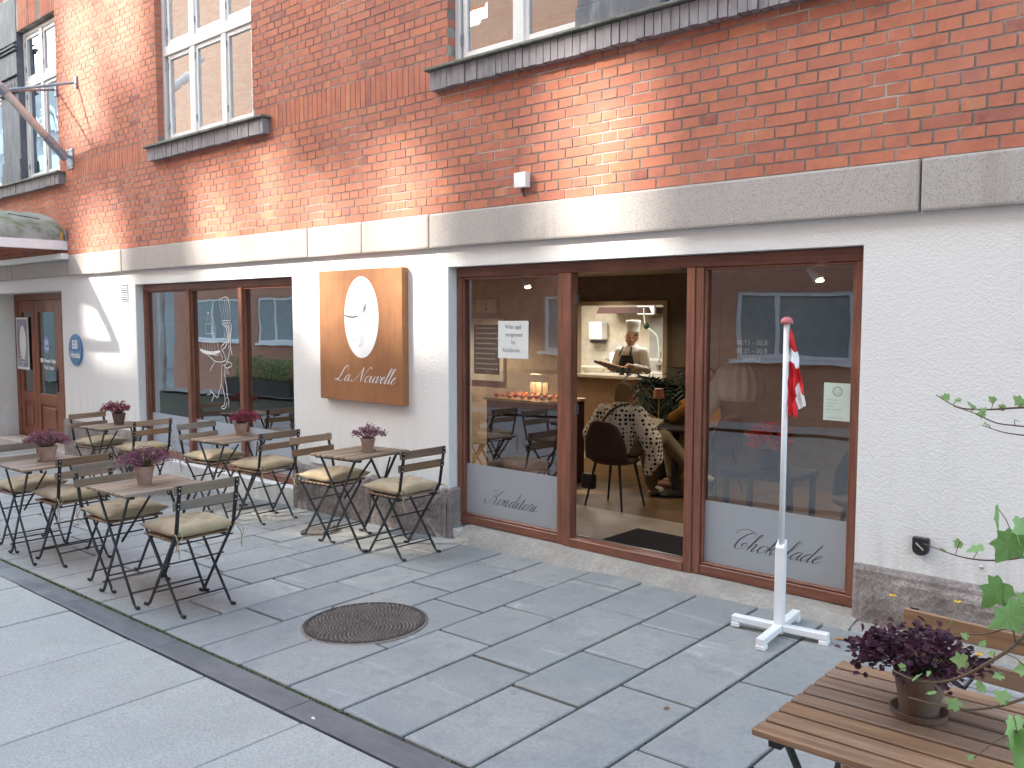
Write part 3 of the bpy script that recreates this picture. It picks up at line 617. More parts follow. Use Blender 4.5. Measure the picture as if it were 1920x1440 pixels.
# ---------------- strokes and lettering
def ribbon(b, pts, w, y, k=6, thin=.24, ang=None):
    """flat stroke in the x,z plane; broad on down strokes, fine on up strokes"""
    P = smooth_pts([(p[0], 0, p[1]) for p in pts], k); L = []; n = len(P)
    for i, p in enumerate(P):
        t = (P[min(i + 1, n - 1)] - P[max(i - 1, 0)]); t = t.normalized() if t.length > 1e-9 else Vector((1, 0, 0))
        ww = w if thin is None else w * (thin + (1 - thin) * max(0, -t.z) ** 1.2)
        e = min(1, (i + .6) / 4, (n - i - .4) / 4); ww *= .35 + .65 * e; nn = Vector((-t.z, 0, t.x)) * ww / 2
        L += [(p.x - nn.x, y, p.z - nn.z), (p.x + nn.x, y, p.z + nn.z)]
    b.add(L, [(2 * i, 2 * i + 2, 2 * i + 3, 2 * i + 1) for i in range(n - 1)])
GL = {
 'o': (.72, [[(.35, 1), (.08, .75), (0, .4), (.1, .06), (.3, 0), (.55, .25), (.64, .6), (.55, .92), (.36, 1)], [(.5, .93), (.7, .8), (.9, .85)]]),
 'a': (.86, [[(.6, .88), (.42, 1), (.15, .75), (0, .35), (.12, .02), (.32, .08), (.58, .7)], [(.64, 1), (.57, .25), (.68, 0), (.95, .35)]]),
 'u': (.92, [[(-.1, .4), (.1, 1), (.07, .25), (.2, 0), (.42, .3), (.62, 1)], [(.64, 1), (.57, .25), (.7, 0), (.95, .35)]]),
 'v': (.8, [[(-.1, .6), (.08, 1), (.2, .8), (.17, .2), (.28, 0), (.5, .3), (.6, .9), (.56, .98), (.62, .85), (.85, .9)]]),
 'e': (.66, [[(-.05, .35), (.25, .55), (.48, .85), (.34, 1), (.1, .7), (.03, .3), (.17, 0), (.42, .1), (.7, .45)]]),
 'l': (.5, [[(-.1, .35), (.3, 1.4), (.42, 2.1), (.26, 2.2), (.15, 1.7), (.08, .3), (.2, 0), (.48, .35)]]),
 'n': (.92, [[(-.1, .7), (.06, 1), (.1, .8), (.05, 0)], [(.05, .05), (.15, .55), (.38, 1), (.5, .85), (.44, .2), (.55, 0), (.85, .4)]]),
 'd': (.92, [[(.6, .88), (.42, 1), (.15, .75), (0, .35), (.12, .02), (.32, .08), (.6, .7)], [(.74, 2.3), (.66, 1.4), (.57, .25), (.68, 0), (.95, .35)]]),
 'i': (.48, [[(-.1, .4), (.08, 1), (.03, .25), (.14, 0), (.42, .38)], [(.1, 1.5), (.13, 1.42)]]),
 't': (.48, [[(-.1, .4), (.12, 1.75), (.05, .25), (.16, 0), (.42, .38)], [(-.1, 1.15), (.3, 1.15)]]),
 'r': (.72, [[(-.1, .35), (.12, 1.22), (.18, .98), (.42, .96), (.44, .85), (.36, .25), (.48, 0), (.72, .38)]]),
 'h': (.9, [[(-.1, .3), (.3, 1.5), (.42, 2.15), (.28, 2.2), (.15, 1.6), (.03, 0)], [(.04, .05), (.15, .55), (.38, 1), (.5, .85), (.44, .2), (.55, 0), (.85, .38)]]),
 'k': (.88, [[(-.1, .3), (.3, 1.5), (.42, 2.15), (.28, 2.2), (.15, 1.6), (.03, 0)], [(.08, .45), (.35, 1), (.46, .8), (.15, .5)], [(.18, .5), (.4, .42), (.42, .1), (.54, 0), (.8, .36)]]),
 'L': (1.45, [[(1.35, 1.75), (1.3, 2.25), (.95, 2.3), (.68, 1.8), (.55, .9), (.3, .15), (-.05, 0), (-.25, .15), (-.05, .32), (.4, .12), (.85, -.05), (1.3, .3)]]),
 'N': (1.55, [[(-.65, .25), (-.5, .02), (-.1, .25), (.3, 1.2), (.62, 2.2)], [(.62, 2.25), (.72, 1.2), (.95, 0)], [(.95, 0), (1.15, .9), (1.45, 2.0), (1.75, 2.25), (1.9, 2.0)]]),
 'K': (1.2, [[(-.75, .75), (-.6, .1), (-.2, .0), (.1, .6), (.25, 1.5), (.35, 2.25)], [(-.3, 1.9), (-.1, 2.3), (.4, 2.25)], [(1.35, 2.0), (1.25, 2.25), (.95, 2.1), (.6, 1.4), (.3, 1.15)], [(.4, 1.2), (.72, 1.0), (.74, .3), (.9, 0), (1.15, .3)]]),
 'C': (1.3, [[(1.05, 1.75), (1.15, 2.2), (.85, 2.3), (.4, 1.9), (.1, 1.1), (.15, .3), (.5, 0), (1.0, .4), (1.0, .9), (.7, .8), (.65, .4)], [(-.55, 1.75), (-.55, 2.3), (.1, 2.6), (.9, 2.35)]]),
 ' ': (.9, [])}
def script(name, text, x, z, h, y, mat, parent, slant=.62, wt=.15, lead=0, sx=1.42):
    b = MB(); cx = 0
    for ch in text:
        adv, st = GL[ch]
        for s in st: ribbon(b, [(x + (cx + p[0] + p[1] * slant / sx * 1.2) * h * sx, z + p[1] * h + (cx + p[0]) * h * lead) for p in s], wt * h, y)
        cx += adv * 1.02
    return b.build(name, mat, parent)
def text(name, s, x, z, size, y, mat, parent, bold=0, align='CENTER', flip=False, xs=1):
    c = bpy.data.curves.new('text', 'FONT'); c.body = s; c.size = size; c.align_x = align; c.offset = bold; c.resolution_u = 3
    o = bpy.data.objects.new('text', c); COL.objects.link(o); bpy.context.view_layer.update()
    me = bpy.data.meshes.new_from_object(o.evaluated_get(bpy.context.evaluated_depsgraph_get())); bpy.data.objects.remove(o)
    me.transform(Matrix(((xs * (-1 if flip else 1), 0, 0, x), (0, 0, 0, y), (0, 1, 0, z), (0, 0, 0, 1)))); me.materials.clear(); me.materials.append(mat); me.name = name
    return link(name, me, parent)
CHEF = [([(330, 80), (440, 65), (470, 325)], 5), ([(330, 80), (372, 325)], 4), ([(358, 330), (465, 325)], 6), ([(362, 358), (466, 350)], 6), ([(365, 80), (400, 322)], 3.5), ([(395, 77), (425, 322)], 3.5), ([(420, 70), (446, 322)], 3.5),
 ([(180, 245), (165, 362)], 3), ([(195, 245), (216, 360)], 3), ([(178, 240), (186, 225), (196, 242)], 6), ([(152, 368), (235, 365)], 3), ([(235, 365), (240, 472)], 3), ([(152, 368), (155, 480)], 3), ([(140, 487), (255, 482)], 4), ([(108, 595), (130, 580), (200, 574), (290, 582), (303, 600), (305, 680)], 4), ([(108, 595), (108, 680)], 4),
 ([(135, 600), (135, 690)], 3), ([(165, 600), (172, 692)], 3), ([(200, 598), (200, 694)], 3), ([(232, 598), (228, 694)], 3), ([(262, 598), (268, 692)], 3), ([(70, 678), (120, 704), (190, 716), (260, 712), (330, 688)], 24),
 ([(155, 735), (215, 775), (262, 812), (340, 818), (392, 795), (398, 770), (375, 705), (345, 665)], 5), ([(330, 690), (350, 740), (355, 800)], 5), ([(250, 738), (290, 742), (325, 722)], 4), ([(345, 665), (352, 630), (385, 592), (408, 585)], 5), ([(400, 560), (410, 545), (395, 500), (385, 430)], 4),
 ([(365, 368), (405, 400), (425, 470), (418, 580), (395, 640), (360, 668)], 8), ([(400, 366), (440, 420), (440, 520), (428, 600)], 8), ([(430, 364), (458, 420), (450, 520), (436, 590)], 8), ([(458, 358), (478, 400), (462, 520), (458, 620), (478, 738)], 9),
 ([(436, 606), (445, 690), (425, 780), (405, 815)], 5), ([(345, 856), (392, 846), (415, 812), (462, 822), (470, 850), (430, 880), (395, 880), (382, 852)], 5), ([(345, 820), (346, 940), (335, 1075), (300, 1190), (283, 1250), (240, 1215), (198, 1165)], 5),
 ([(335, 1078), (362, 1160), (376, 1240), (368, 1325), (335, 1350), (338, 1372), (372, 1368), (395, 1320), (402, 1275)], 5), ([(382, 860), (384, 1000), (402, 1110), (408, 1220), (424, 1275), (420, 1362)], 5), ([(376, 1255), (405, 1232)], 4), ([(392, 885), (408, 960)], 4), ([(405, 885), (436, 960)], 4), ([(266, 814), (230, 870), (190, 940)], 4),
 ([(145, 1230), (185, 1215), (200, 1190), (196, 1160)], 5), ([(202, 1185), (235, 1220), (222, 1262), (205, 1312)], 5)]
def chef_logo(name, fx, fz, sc, y, mat, parent, simple=False):
    b = MB()
    for pts, w in CHEF:
        ribbon(b, [(fx(u, v), fz(u, v)) for u, v in pts], w * sc, y, 4, None)
    return b.build(name, mat, parent)

# ---------------- shop windows
def member(name, x0, x1, z0, z1, parent, yf=.085, yb=.185, horiz=False, fill=True, prof=True):
    m = MB(); m.box(x0, x1, yf, yb, z0, z1); o = m.build(name, M['frame_x' if horiz else 'frame'], parent, bevel=.004)
    return o
def rebate(name, x0, x1, z0, z1, parent, yf, w=.014):
    m = MB(); m.box(x0, x1, yf, yf + .03, z0, z0 + w); m.box(x0, x1, yf, yf + .03, z1 - w, z1); m.box(x0, x0 + w, yf, yf + .03, z0 + w, z1 - w); m.box(x1 - w, x1, yf, yf + .03, z0 + w, z1 - w)
    return m.build(name, M['frame'], parent, bevel=.003)
SW = None
m = MB(); m.box(-4.918, -1.785, .085, .185, 1.915, 1.99); SW = m.build('shop_window', M['frame_x'], B, bevel=.005)
SW['label'] = 'wide brown framed shop front with two glass panes and the open doorway between them'
member('bottom_rail', -4.918, -3.848, .0, .062, SW, horiz=True); member('bottom_rail', -2.76, -1.785, .0, .062, SW, horiz=True)
member('threshold', -3.778, -2.872, -.004, .060, SW, .060, .150, True)
member('frame_post', -4.918, -4.868, .0625, 1.9145, SW); member('frame_post', -1.832, -1.785, .0625, 1.9145, SW)
member('frame_post', -3.905, -3.848, -.002, 1.9145, SW, .080); member('frame_post', -3.846, -3.780, -.002, 1.9145, SW, .066, .150)
member('frame_post', -2.871, -2.815, -.002, 1.9145, SW, .070, .16); member('frame_post', -2.813, -2.762, -.002, 1.9145, SW, .080)
for a, c in ((-4.866, -3.907), (-2.760, -1.834)):
    rebate('glazing_bead', a, c, .064, 1.913, SW, .097)
    m = MB(); m.box(a + .01, c - .01, .128, .134, .07, 1.905); m.build('glass_pane', M['glass'], SW)
    m = MB(); m.box(a + .01, c - .01, .1245, .1262, .07, .468); m.build('frosted_film', M['film'], SW)
m = MB(); m.box(-3.778, -2.873, .152, .160, .0, .068); m.build('steel_edge', M['stud'], SW)
for hz in (1.70, .93): 
    m = MB(); m.box(-3.7795, -3.768, .118, .149, hz, hz + .07); m.build('hinge', M['stud'], SW)
script('lettering', 'Konditori', -4.62, .178, .050, .1235, M['ink'], SW, wt=.17)
script('lettering', 'Chokolade', -2.56, .195, .051, .1235, M['ink'], SW, wt=.17)
for i, s in enumerate(('8.00 - 17.00', '8.00 - 15.00', 'Lukket')):
    text('lettering', s, -2.46, 1.445 - i * .05, .042, .137, M['inkgrey2'], SW, .0003, flip=True)
m = MB(); m.box(-10.148, -7.005, .085, .175, 1.905, 1.982); LW = m.build('shop_window', M['frame_x'], B, bevel=.005)
LW['label'] = 'brown framed shop window of three panes with a white line drawing of a cook'
member('bottom_rail', -10.148, -7.005, .0, .065, LW, horiz=True)
for a, c, f in ((-10.148, -10.09, .085), (-9.135, -9.062, .075), (-8.07, -7.998, .075), (-7.06, -7.005, .085)): member('frame_post', a, c, .0655, 1.9045, LW, f)
for a, c in ((-10.088, -9.137), (-9.060, -8.072), (-7.996, -7.062)):
    rebate('glazing_bead', a, c, .067, 1.903, LW, .095)
    m = MB(); m.box(a + .01, c - .01, .128, .134, .075, 1.895); m.build('glass_pane', M['glass_left'], LW)
    m = MB(); m.box(a + .01, c - .01, .1245, .1262, .075, .49); m.build('frosted_film', M['film_pale'], LW)
script('lettering', 'La Nouvelle', -9.68, .165, .036, .1235, M['ink'], LW, wt=.2)
script('lettering', 'La Nouvelle', -8.80, .165, .036, .1235, M['ink'], LW, wt=.2)
script('lettering', 'La Nouvelle', -7.75, .165, .036, .1235, M['ink'], LW, wt=.2)
chef_logo('cook_drawing', lambda u, v: -8.93 + (u * .1597 - 12) * .01007, lambda u, v: 1.806 - (v * .1597 - 10) * .005567, .0015, .1235, M['inkwhite'], LW)

# notices stuck on the glass
m = MB(); m.jbox(-4.512, -4.212, .1195, .1215, 1.305, 1.583, .002); t = m.build('paper_note', M['paper'], None); t['label'] = 'white paper with a handwritten note taped inside the left door pane'; t['category'] = 'note'
for i, (s, x) in enumerate((('Vi har også', -4.36), ('morgenmad', -4.355), ('fra', -4.36), ('Konditoriet', -4.38))):
    text('handwriting', s, x, 1.525 - i * .058, .042, .1188, M['inkgrey'], t, .0002, xs=.85)
m = MB(); m.jbox(-2.005, -1.848, .1195, .1215, 1.032, 1.243, .001); t = m.build('notice', M['paper_g'], None); t['label'] = 'pale green inspection notice with a smiley face at the right edge of the shop window'; t['category'] = 'notice'
m = MB()
def ring(cx, cz, r0, r1, y, a0=0, a1=360, n=32, sx=1):
    vs = []; 
    for k in range(n + 1):
        a = R(a0 + (a1 - a0) * k / n); vs += [(cx + r0 * sx * math.cos(a), y, cz + r0 * math.sin(a)), (cx + r1 * sx * math.cos(a), y, cz + r1 * math.sin(a))]
    m.add(vs, [(2 * k, 2 * k + 1, 2 * k + 3, 2 * k + 2) for k in range(n)])
ring(-1.927, 1.197, .024, .028, .1185); ring(-1.927, 1.197, .019, .0205, .1185); ring(-1.927, 1.197, .009, .0115, .1185, 200, 340, 12); ring(-1.935, 1.204, 0, .0028, .1185, n=8); ring(-1.919, 1.204, 0, .0028, .1185, n=8)
m.build('smiley', M['inkgrey'], t)
for i, (w, s) in enumerate(((.06, 'Kontrolrapport'), (.09, 'La Nouvelle'), (.05, 'Konditori'), (.09, 'Ingen anmærkninger'), (.1, ''), )):
    if s: text('print', s, -1.99, 1.145 - i * .018, .011, .1188, M['inkgrey'], t, align='LEFT')
text('print', 'www.findsmiley.dk', -1.985, 1.045, .011, .1188, M['inkgrey'], t, align='LEFT')

# ---------------- entrance door on the left (deep recess)
Y0 = .36
m = MB(); m.box(-15.2, -13.05, Y0, Y0 + .09, 1.86, 1.955); D = m.build('entrance_door', M['door_wood'], B, bevel=.004)
D['label'] = 'brown wooden double door with narrow glass panels in the white wall'
def dbox(n, x0, x1, z0, z1, y=Y0, d=.07, mat='door_wood', **k): b = MB(); b.box(x0, x1, y, y + d, z0, z1); return b.build(n, M[mat], D, **k)
dbox('door_frame', -15.09, -14.955, -.34, 1.859, bevel=.004); dbox('door_frame', -13.42, -13.26, -.34, 1.859, bevel=.004); dbox('door_frame', -13.255, -13.05, -.34, 1.859, bevel=.003)
for a, c in ((-14.95, -14.315), (-14.30, -13.43)):
    dbox('door_stile', a, a + .13, -.30, 1.855, Y0 + .012, .05, bevel=.004); dbox('door_stile', c - .12, c, -.30, 1.855, Y0 + .012, .05, bevel=.004)
    for z0, z1 in ((1.68, 1.855), (.30, .46), (-.30, -.10)): dbox('door_rail', a + .131, c - .121, z0, z1, Y0 + .012, .05, bevel=.004)
    dbox('door_panel', a + .13, c - .12, -.10, .30, Y0 + .03, .02); dbox('door_panel', a + .19, c - .18, -.05, .25, Y0 + .018, .02, bevel=.006)
    dbox('door_glass', a + .13, c - .12, .46, 1.68, Y0 + .03, .006, 'glass_door')
dbox('handle_plate', -13.52, -13.47, .52, .86, Y0 - .003, .014, 'black', bevel=.003)
m = MB(); m.tube([(-13.495, Y0, .66), (-13.495, Y0 - .055, .66), (-13.64, Y0 - .06, .66)], .011, 8); m.build('handle', M['black'], D, smooth=True)
dbox('hallway_wall', -15.3, -12.85, -.5, 2.1, 1.6, .05, 'wall_warm'); dbox('hallway_wall', -15.35, -15.30, -.5, 2.1, .462, 1.19, 'wall_warm'); dbox('hallway_wall', -12.85, -12.80, -.5, 2.1, .462, 1.19, 'wall_warm'); dbox('hallway_ceiling', -15.35, -12.80, 2.101, 2.14, .20, 1.46, 'wall_warm'); dbox('hallway_floor', -15.35, -12.80, -.55, -.30, .462, 1.19, 'floor_oak')
b = MB(); b.box(-14.75, -14.70, .9, .92, -.3, 1.9); b.box(-14.2, -13.75, .9, .92, .6, 1.4); b.build('hallway_panel', M['beige'], D)
text('lettering', 'BB-Hotel Vejle', -13.86, .93, .085, Y0 + .027, M['inkwhite'], D, .004, xs=1.15); text('lettering', 'Park Hotel', -13.84, .83, .085, Y0 + .027, M['inkwhite'], D, .003)
b = MB(); m = b; ring(-13.90, 1.20, 0, .13, Y0 + .0275, n=24, sx=.8); b.build('door_sticker', plain('sticker_lilac', (.30, .36, .72), .5), D)
text('lettering', 'BB', -13.90, 1.20, .09, Y0 + .026, M['inkwhite'], D, .003); text('lettering', 'Hotels', -13.90, 1.12, .06, Y0 + .026, M['inkwhite'], D, .002)
m = MB(); m.box(-14.98, -14.50, Y0 - .012, Y0 - .004, .80, 1.60); P_ = m.build('poster', M['paper'], None); P_['label'] = 'framed grey and white poster hung on the left leaf of the brown entrance door'; P_['category'] = 'poster'
m = MB(); m.box(-14.95, -14.53, Y0 - .0145, Y0 - .013, .84, 1.57); m.build('picture', plain('poster_grey', (.30, .32, .38), .6, var=.25, sc=4), P_)
m = MB(); m.ell((-14.72, Y0 - .016, 1.22), (.13, .002, .26), 14, 8); m.build('figure_print', M['paper'], P_)
for i in range(4): text('print', ('BB HOTELS', 'Velkommen', 'Reception', '24/7')[i], -14.74, 1.0 - i * .05, .05, Y0 - .0165, M['inkwhite'], P_)
# the wall beside the door recess and step
b = MB(); b.box(-15.069, -12.286, .02, .355, -.6, -.235); b.build('door_step', M['ledge'], B, bevel=.006)

# ---------------- things fixed to the wall
t = thing('square_shop_sign', 'square rusty steel shop sign with a white oval and script lettering', 'sign', (0, 0, 0))
m = MB(); m.box(-6.496, -5.387, -.065, .0, .893, 2.009); m.build('sign_box', M['rust'], t, bevel=.003)
m = MB(); n_ = 48; m.add([(-5.909 + .228 * math.cos(2 * math.pi * k / n_), -.0665, 1.607 + .342 * math.sin(2 * math.pi * k / n_)) for k in range(n_)], [tuple(range(n_))]); m.build('white_oval', M['inkwhite'], t)
fx = lambda u, v: -6.496 + ((625 + (200 + (u - 70) * .865) / 8.47) - 598) * .00712
fz = lambda u, v: 2.006 - ((510 + (235 + (v - 65) * .717) / 8.47) - 505 + ((625 + (200 + (u - 70) * .865) / 8.47) - 598) * .035) * .0044
chef_logo('cook_drawing', fx, fz, .00052, -.068, M['ink'], t)
m = MB()
for i in range(6): 
    zz = 1.555 + i * .034; w = .085 - i * .013; m.add([(-6.075 - w, -.068, zz), (-6.075 + w, -.068, zz), (-6.075 + w, -.068, zz + .0022), (-6.075 - w, -.068, zz + .0022)], [(0, 1, 2, 3)])
    for q in (-1, 1): m.add([(-6.075 + q * w, -.068, zz), (-6.075 + q * w + .002, -.068, zz), (-6.075 + q * (w - .013) + .002, -.068, zz + .034), (-6.075 + q * (w - .013), -.068, zz + .034)], [(0, 1, 2, 3)])
m.build('cake_drawing', M['inkgrey'], t)
script('lettering', 'La Nouvelle', -6.27, 1.062, .057, -.068, M['inkwhite'], t, wt=.20, slant=.55)
t = thing('oval_hotel_sign', 'blue oval hotel sign with white lettering on the white wall beside the brown door', 'sign', (0, 0, 0))
m = MB(); m.add([(-11.862 + .20 * math.cos(2 * math.pi * k / 40), y, 1.182 + .204 * math.sin(2 * math.pi * k / 40)) for y in (-.004, -.02) for k in range(40)], [tuple(range(40, 80)), tuple(range(39, -1, -1))] + [(k, (k + 1) % 40, (k + 1) % 40 + 40, k + 40) for k in range(40)])
m.build('enamel_plate', M['blue'], t); text('lettering', 'BB', -11.865, 1.20, .155, -.022, M['inkwhite'], t, .005); text('lettering', 'Hotels', -11.862, 1.08, .115, -.022, M['inkwhite'], t, .004, xs=.95)
t = thing('air_vent', 'small white louvred air vent in the wall left of the three pane window', 'vent', (-10.43, 0, 1.9))
m = MB(); m.box(-.092, .092, -.012, .0, -.105, .105); m.build('vent_plate', M['whitepaint'], t, bevel=.003)
for k in range(7):
    m = MB(); m.box(-.078, .078, -.0135, -.0122, -.092 + k * .027, -.082 + k * .027); m.build('slot', M['black'], t)
    m = MB(); m.bar((-.08, -.016, -.078 + k * .027), (.08, -.016, -.078 + k * .027), .008, .004); m.build('louvre', M['whitepaint'], t)
t = thing('junction_box', 'small white plastic box on the bricks just above the granite band', 'box', (-4.115, -.036, 2.56))
m = MB(); m.box(-.054, .054, -.055, .0, -.052, .052); m.build('box_body', M['whitepaint'], t, bevel=.006, seg=2)
m = MB(); m.tube([(0, -.02, -.052), (0, -.012, -.085), (.0, -.002, -.11)], .006); m.build('cable', M['black'], t)
t = thing('outdoor_socket', 'black outdoor socket with rounded foot low on the white wall at the right', 'socket', (-1.418, 0, .44))
m = MB(); pts = [(-.04, .04), (.04, .04)] + [(.04 * math.cos(a), -.012 + .03 * math.sin(a) - .012) for a in [-.0, -.5, -1.0, -1.57, -2.1, -2.6, -3.14]]; m.prism(pts[::-1], -.03, 0); m.build('socket_body', M['black'], t, bevel=.004)
m = MB(); m.tube([(-.02, -.031, .01), (.02, -.04, -.02)], .003); m.build('rope_end', M['canvas'], t)
m = MB(); m.ell((-1.135, -.002, .375), (.012, .006, .009)); q = m.build('wall_plug', M['stud'], B)
t = thing('cable_outlet', 'small white cover plate low on the white wall behind the table under the sign', 'outlet', (-6.62, 0, .31))
m = MB(); m.box(-.13, .09, -.018, 0, -.03, .06); m.build('cover_plate', M['whitepaint'], t, bevel=.003)

# ---------------- flag staff fixed to the upper wall
t = thing('wall_flagpole', 'weathered wooden flagpole slanting out from the brick wall on metal stays', 'flagpole', (-11.76, -.03, 3.60))
a = Vector((0, -.05, .0)); dr = Vector((0, -.74, .755)).normalized()
m = MB(); m.box(-.09, .09, -.012, .004, -.12, .13); m.build('wall_plate', M['galv'], t, bevel=.003)
for s in ((-.06, -.09), (.06, -.09), (-.06, .1), (.06, .1)):
    m = MB(); m.ell((s[0], -.014, s[1]), (.012, .008, .012), 8, 6); m.build('bolt', M['galv'], t)
m = MB(); m.tube([a, a + dr * .34], .055, 14); m.build('socket_tube', M['galv'], t, smooth=False)
m = MB(); m.tube([a + dr * .20, a + dr * 1.0, a + dr * 2.3], [.047, .05, .045], 14); m.build('pole', M['oldwood'], t, smooth=True)
m = MB(); m.tube([a + dr * .96, a + dr * 1.06], .062, 14); m.build('collar', M['galv'], t)
C_ = a + dr * 1.0
for wx in (.26, -.36):
    m = MB(); m.tube([C_, Vector((wx, -.03, .90 if wx > 0 else .92))], .016, 8); m.build('stay', M['galv'], t)
    m = MB(); m.box(wx - .035, wx + .035, -.02, .004, .84, .98); m.build('stay_plate', M['galv'], t, bevel=.003)
# ---------------- canopy over the entrance door
t = thing('door_canopy', 'moss streaked barrel vault canopy on white beams above the brown entrance door', 'canopy', (-13.45, 0, 2.47))
pr = [(1.45 * math.cos(R(a)), .47 * math.sin(R(a))) for a in range(0, 181, 8)]; vs = []; n_ = len(pr)
for y in (-.035, -.35, -.7, -1.05, -1.35):
    vs += [(x, y, z + .11) for x, z in pr]
for y in (-1.35, -1.05, -.7, -.35, -.035): vs += [(x * .985, y, z * .975 + .105) for x, z in pr]
m = MB(); m.add(vs, [(j * n_ + i, j * n_ + i + 1, (j + 1) * n_ + i + 1, (j + 1) * n_ + i) for j in range(9) for i in range(n_ - 1)]); m.build('vault_shell', M['shell'], t, smooth=True)
for q in (-1, 1):
    m = MB(); m.box(q * 1.45 - .045, q * 1.45 + .045, -1.40, -.004, .0, .115); m.build('side_beam', M['whitepaint'], t, bevel=.004)
    m = MB(); m.box(q * 1.50 - .012, q * 1.50 + .012, -.06, -.034, .116, .26); m.build('bracket', M['galv'], t)
    m = MB(); m.box(q * 1.46 - .012, q * 1.46 + .012, -.10, -.07, .116, .22); m.build('bracket_clip', plain('yellowed_clip', (.55, .30, .08), .6), t)
m = MB(); m.box(-1.5, 1.58, -.14, -.055, -.125, -.05); m.build('wall_bar', M['pvc'], t, bevel=.003)
m = MB(); m.box(-1.40, 1.40, -1.40, -1.33, .0, .10); m.build('front_beam', M['whitepaint'], t, bevel=.004)
m = MB(); m.tube([(1.2, -.25, .40), (1.0, -.55, .46), (.98, -.75, .1)], .006); m.build('loose_wire', M['black'], t)
# ================================================================== FURNITURE
def chair(label, slats='back_y'):
    t = thing('folding_chair', label, 'chair', (0, 0, 0), 0, 'folding bistro chairs'); st = M['steel']; up = (0, 1, 0)
    for s in (-1, 1):
        y = s * .182
        b = MB(); b.bar((-.285, y, .79), (-.215, y, .50), .007, .022, up); b.bar((-.217, y, .505), (.172, y - s * .004, .022), .017, .009, up)
        b.tube([(.170, y, .028), (.178, y, .012), (.200, y, .012)], .006, 6); l = b.build('leg', st, t)
        b = MB(); b.tube([(.196, y, .010), (.226, y, .010)], .0105, 8); b.build('foot_cap', M['rubber'], l)
        b = MB()
        for zz in (.775, .745, .682, .652): 
            x = -.285 + (.79 - zz) * .2414 - .0045; b.ell((x, y, zz), (.003, .0042, .0042), 6, 4)
        b.build('rivet', M['stud'], l)
        y = s * .160; b = MB(); b.bar((.155, y, .432), (-.172, y, .022), .017, .009, up); b.tube([(-.170, y, .028), (-.178, y, .012), (-.200, y, .012)], .006, 6); l = b.build('leg', st, t)
        b = MB(); b.tube([(-.196, y, .010), (-.226, y, .010)], .0105, 8); b.build('foot_cap', M['rubber'], l)
    for (x, z, w) in ((.115, .095, .18), (-.118, .085, .158), (-.19, .432, .19), (.152, .425, .165), (-.10, .305, .175)):
        b = MB(); b.tube([(x, -w, z), (x, w, z)], .0055, 6); b.build('rung', st, t)
    for s in (-1, 1):
        b = MB(); b.bar((-.19, s * .150, .436), (.17, s * .150, .440), .006, .018); b.build('seat_rail', st, t)
    for k in range(7):
        x = -.155 + k * .0535; b = MB(); b.jbox(x - .022, x + .022, -.185, .185, .446, .458, .0007); b.build('seat_slat', M['back_y'], t, bevel=.003)
    for z0, z1 in ((.733, .79), (.640, .694)):
        b = MB(); x = -.279 + (.79 - (z0 + z1) / 2) * .2414; th = .0; b.jbox(x, x + .012, -.208, .208, z0, z1, .0006)
        b.build('back_slat', M[slats], t, bevel=.003)
    return t
def cushion_mesh(seed):
    rr = random.Random(seed); n = 22; b = MB(); vs = []
    tufts = [(-.36, -.36), (.36, -.36), (-.36, .36), (.36, .36), (0, 0)]
    for side in (1, -1):
        for j in range(n + 1):
            for i in range(n + 1):
                u, v = -1 + 2 * i / n, -1 + 2 * j / n; pin = 1 - .10 * (1 - abs(v)) * (abs(u) ** 6) - .02; pin2 = 1 - .10 * (1 - abs(u)) * (abs(v) ** 6) - .02
                x, y = u * .215 * pin, v * .215 * pin2
                h = .054 * (max(0, 1 - abs(u) ** 3.2) ** .55) * (max(0, 1 - abs(v) ** 3.2) ** .55)
                d = sum(math.exp(-((u - a) ** 2 + (v - c) ** 2) / .035) for a, c in tufts); h *= 1 - .62 * min(1, d)
                wr = .007 * noise.noise((u * 4 + seed, v * 4, side)) + .004 * noise.noise((u * 9, v * 11 + seed, side))
                edge = max(abs(u), abs(v)); z = .036 + side * h * (1.0 if side > 0 else .72) + wr * (1 - edge ** 6) + .006 * noise.noise((u * 1.3 + seed, v * 1.3, 0)) + (.012 * edge ** 8 if side > 0 or True else 0) * (abs(u * v)) ** 3
                vs.append((x, y, z))
    q = (n + 1) ** 2
    fs = [(j * (n + 1) + i, j * (n + 1) + i + 1, (j + 1) * (n + 1) + i + 1, (j + 1) * (n + 1) + i) for j in range(n) for i in range(n)]
    b.add(vs, fs + [tuple(k + q for k in f[::-1]) for f in fs]); me = b.mesh('pad', M['linen'], True)
    bm = bmesh.new(); bm.from_mesh(me); bmesh.ops.remove_doubles(bm, verts=bm.verts, dist=.0008); bm.to_mesh(me); bm.free()
    return me
CUSH = [cushion_mesh(s) for s in (1, 5, 9, 13)]
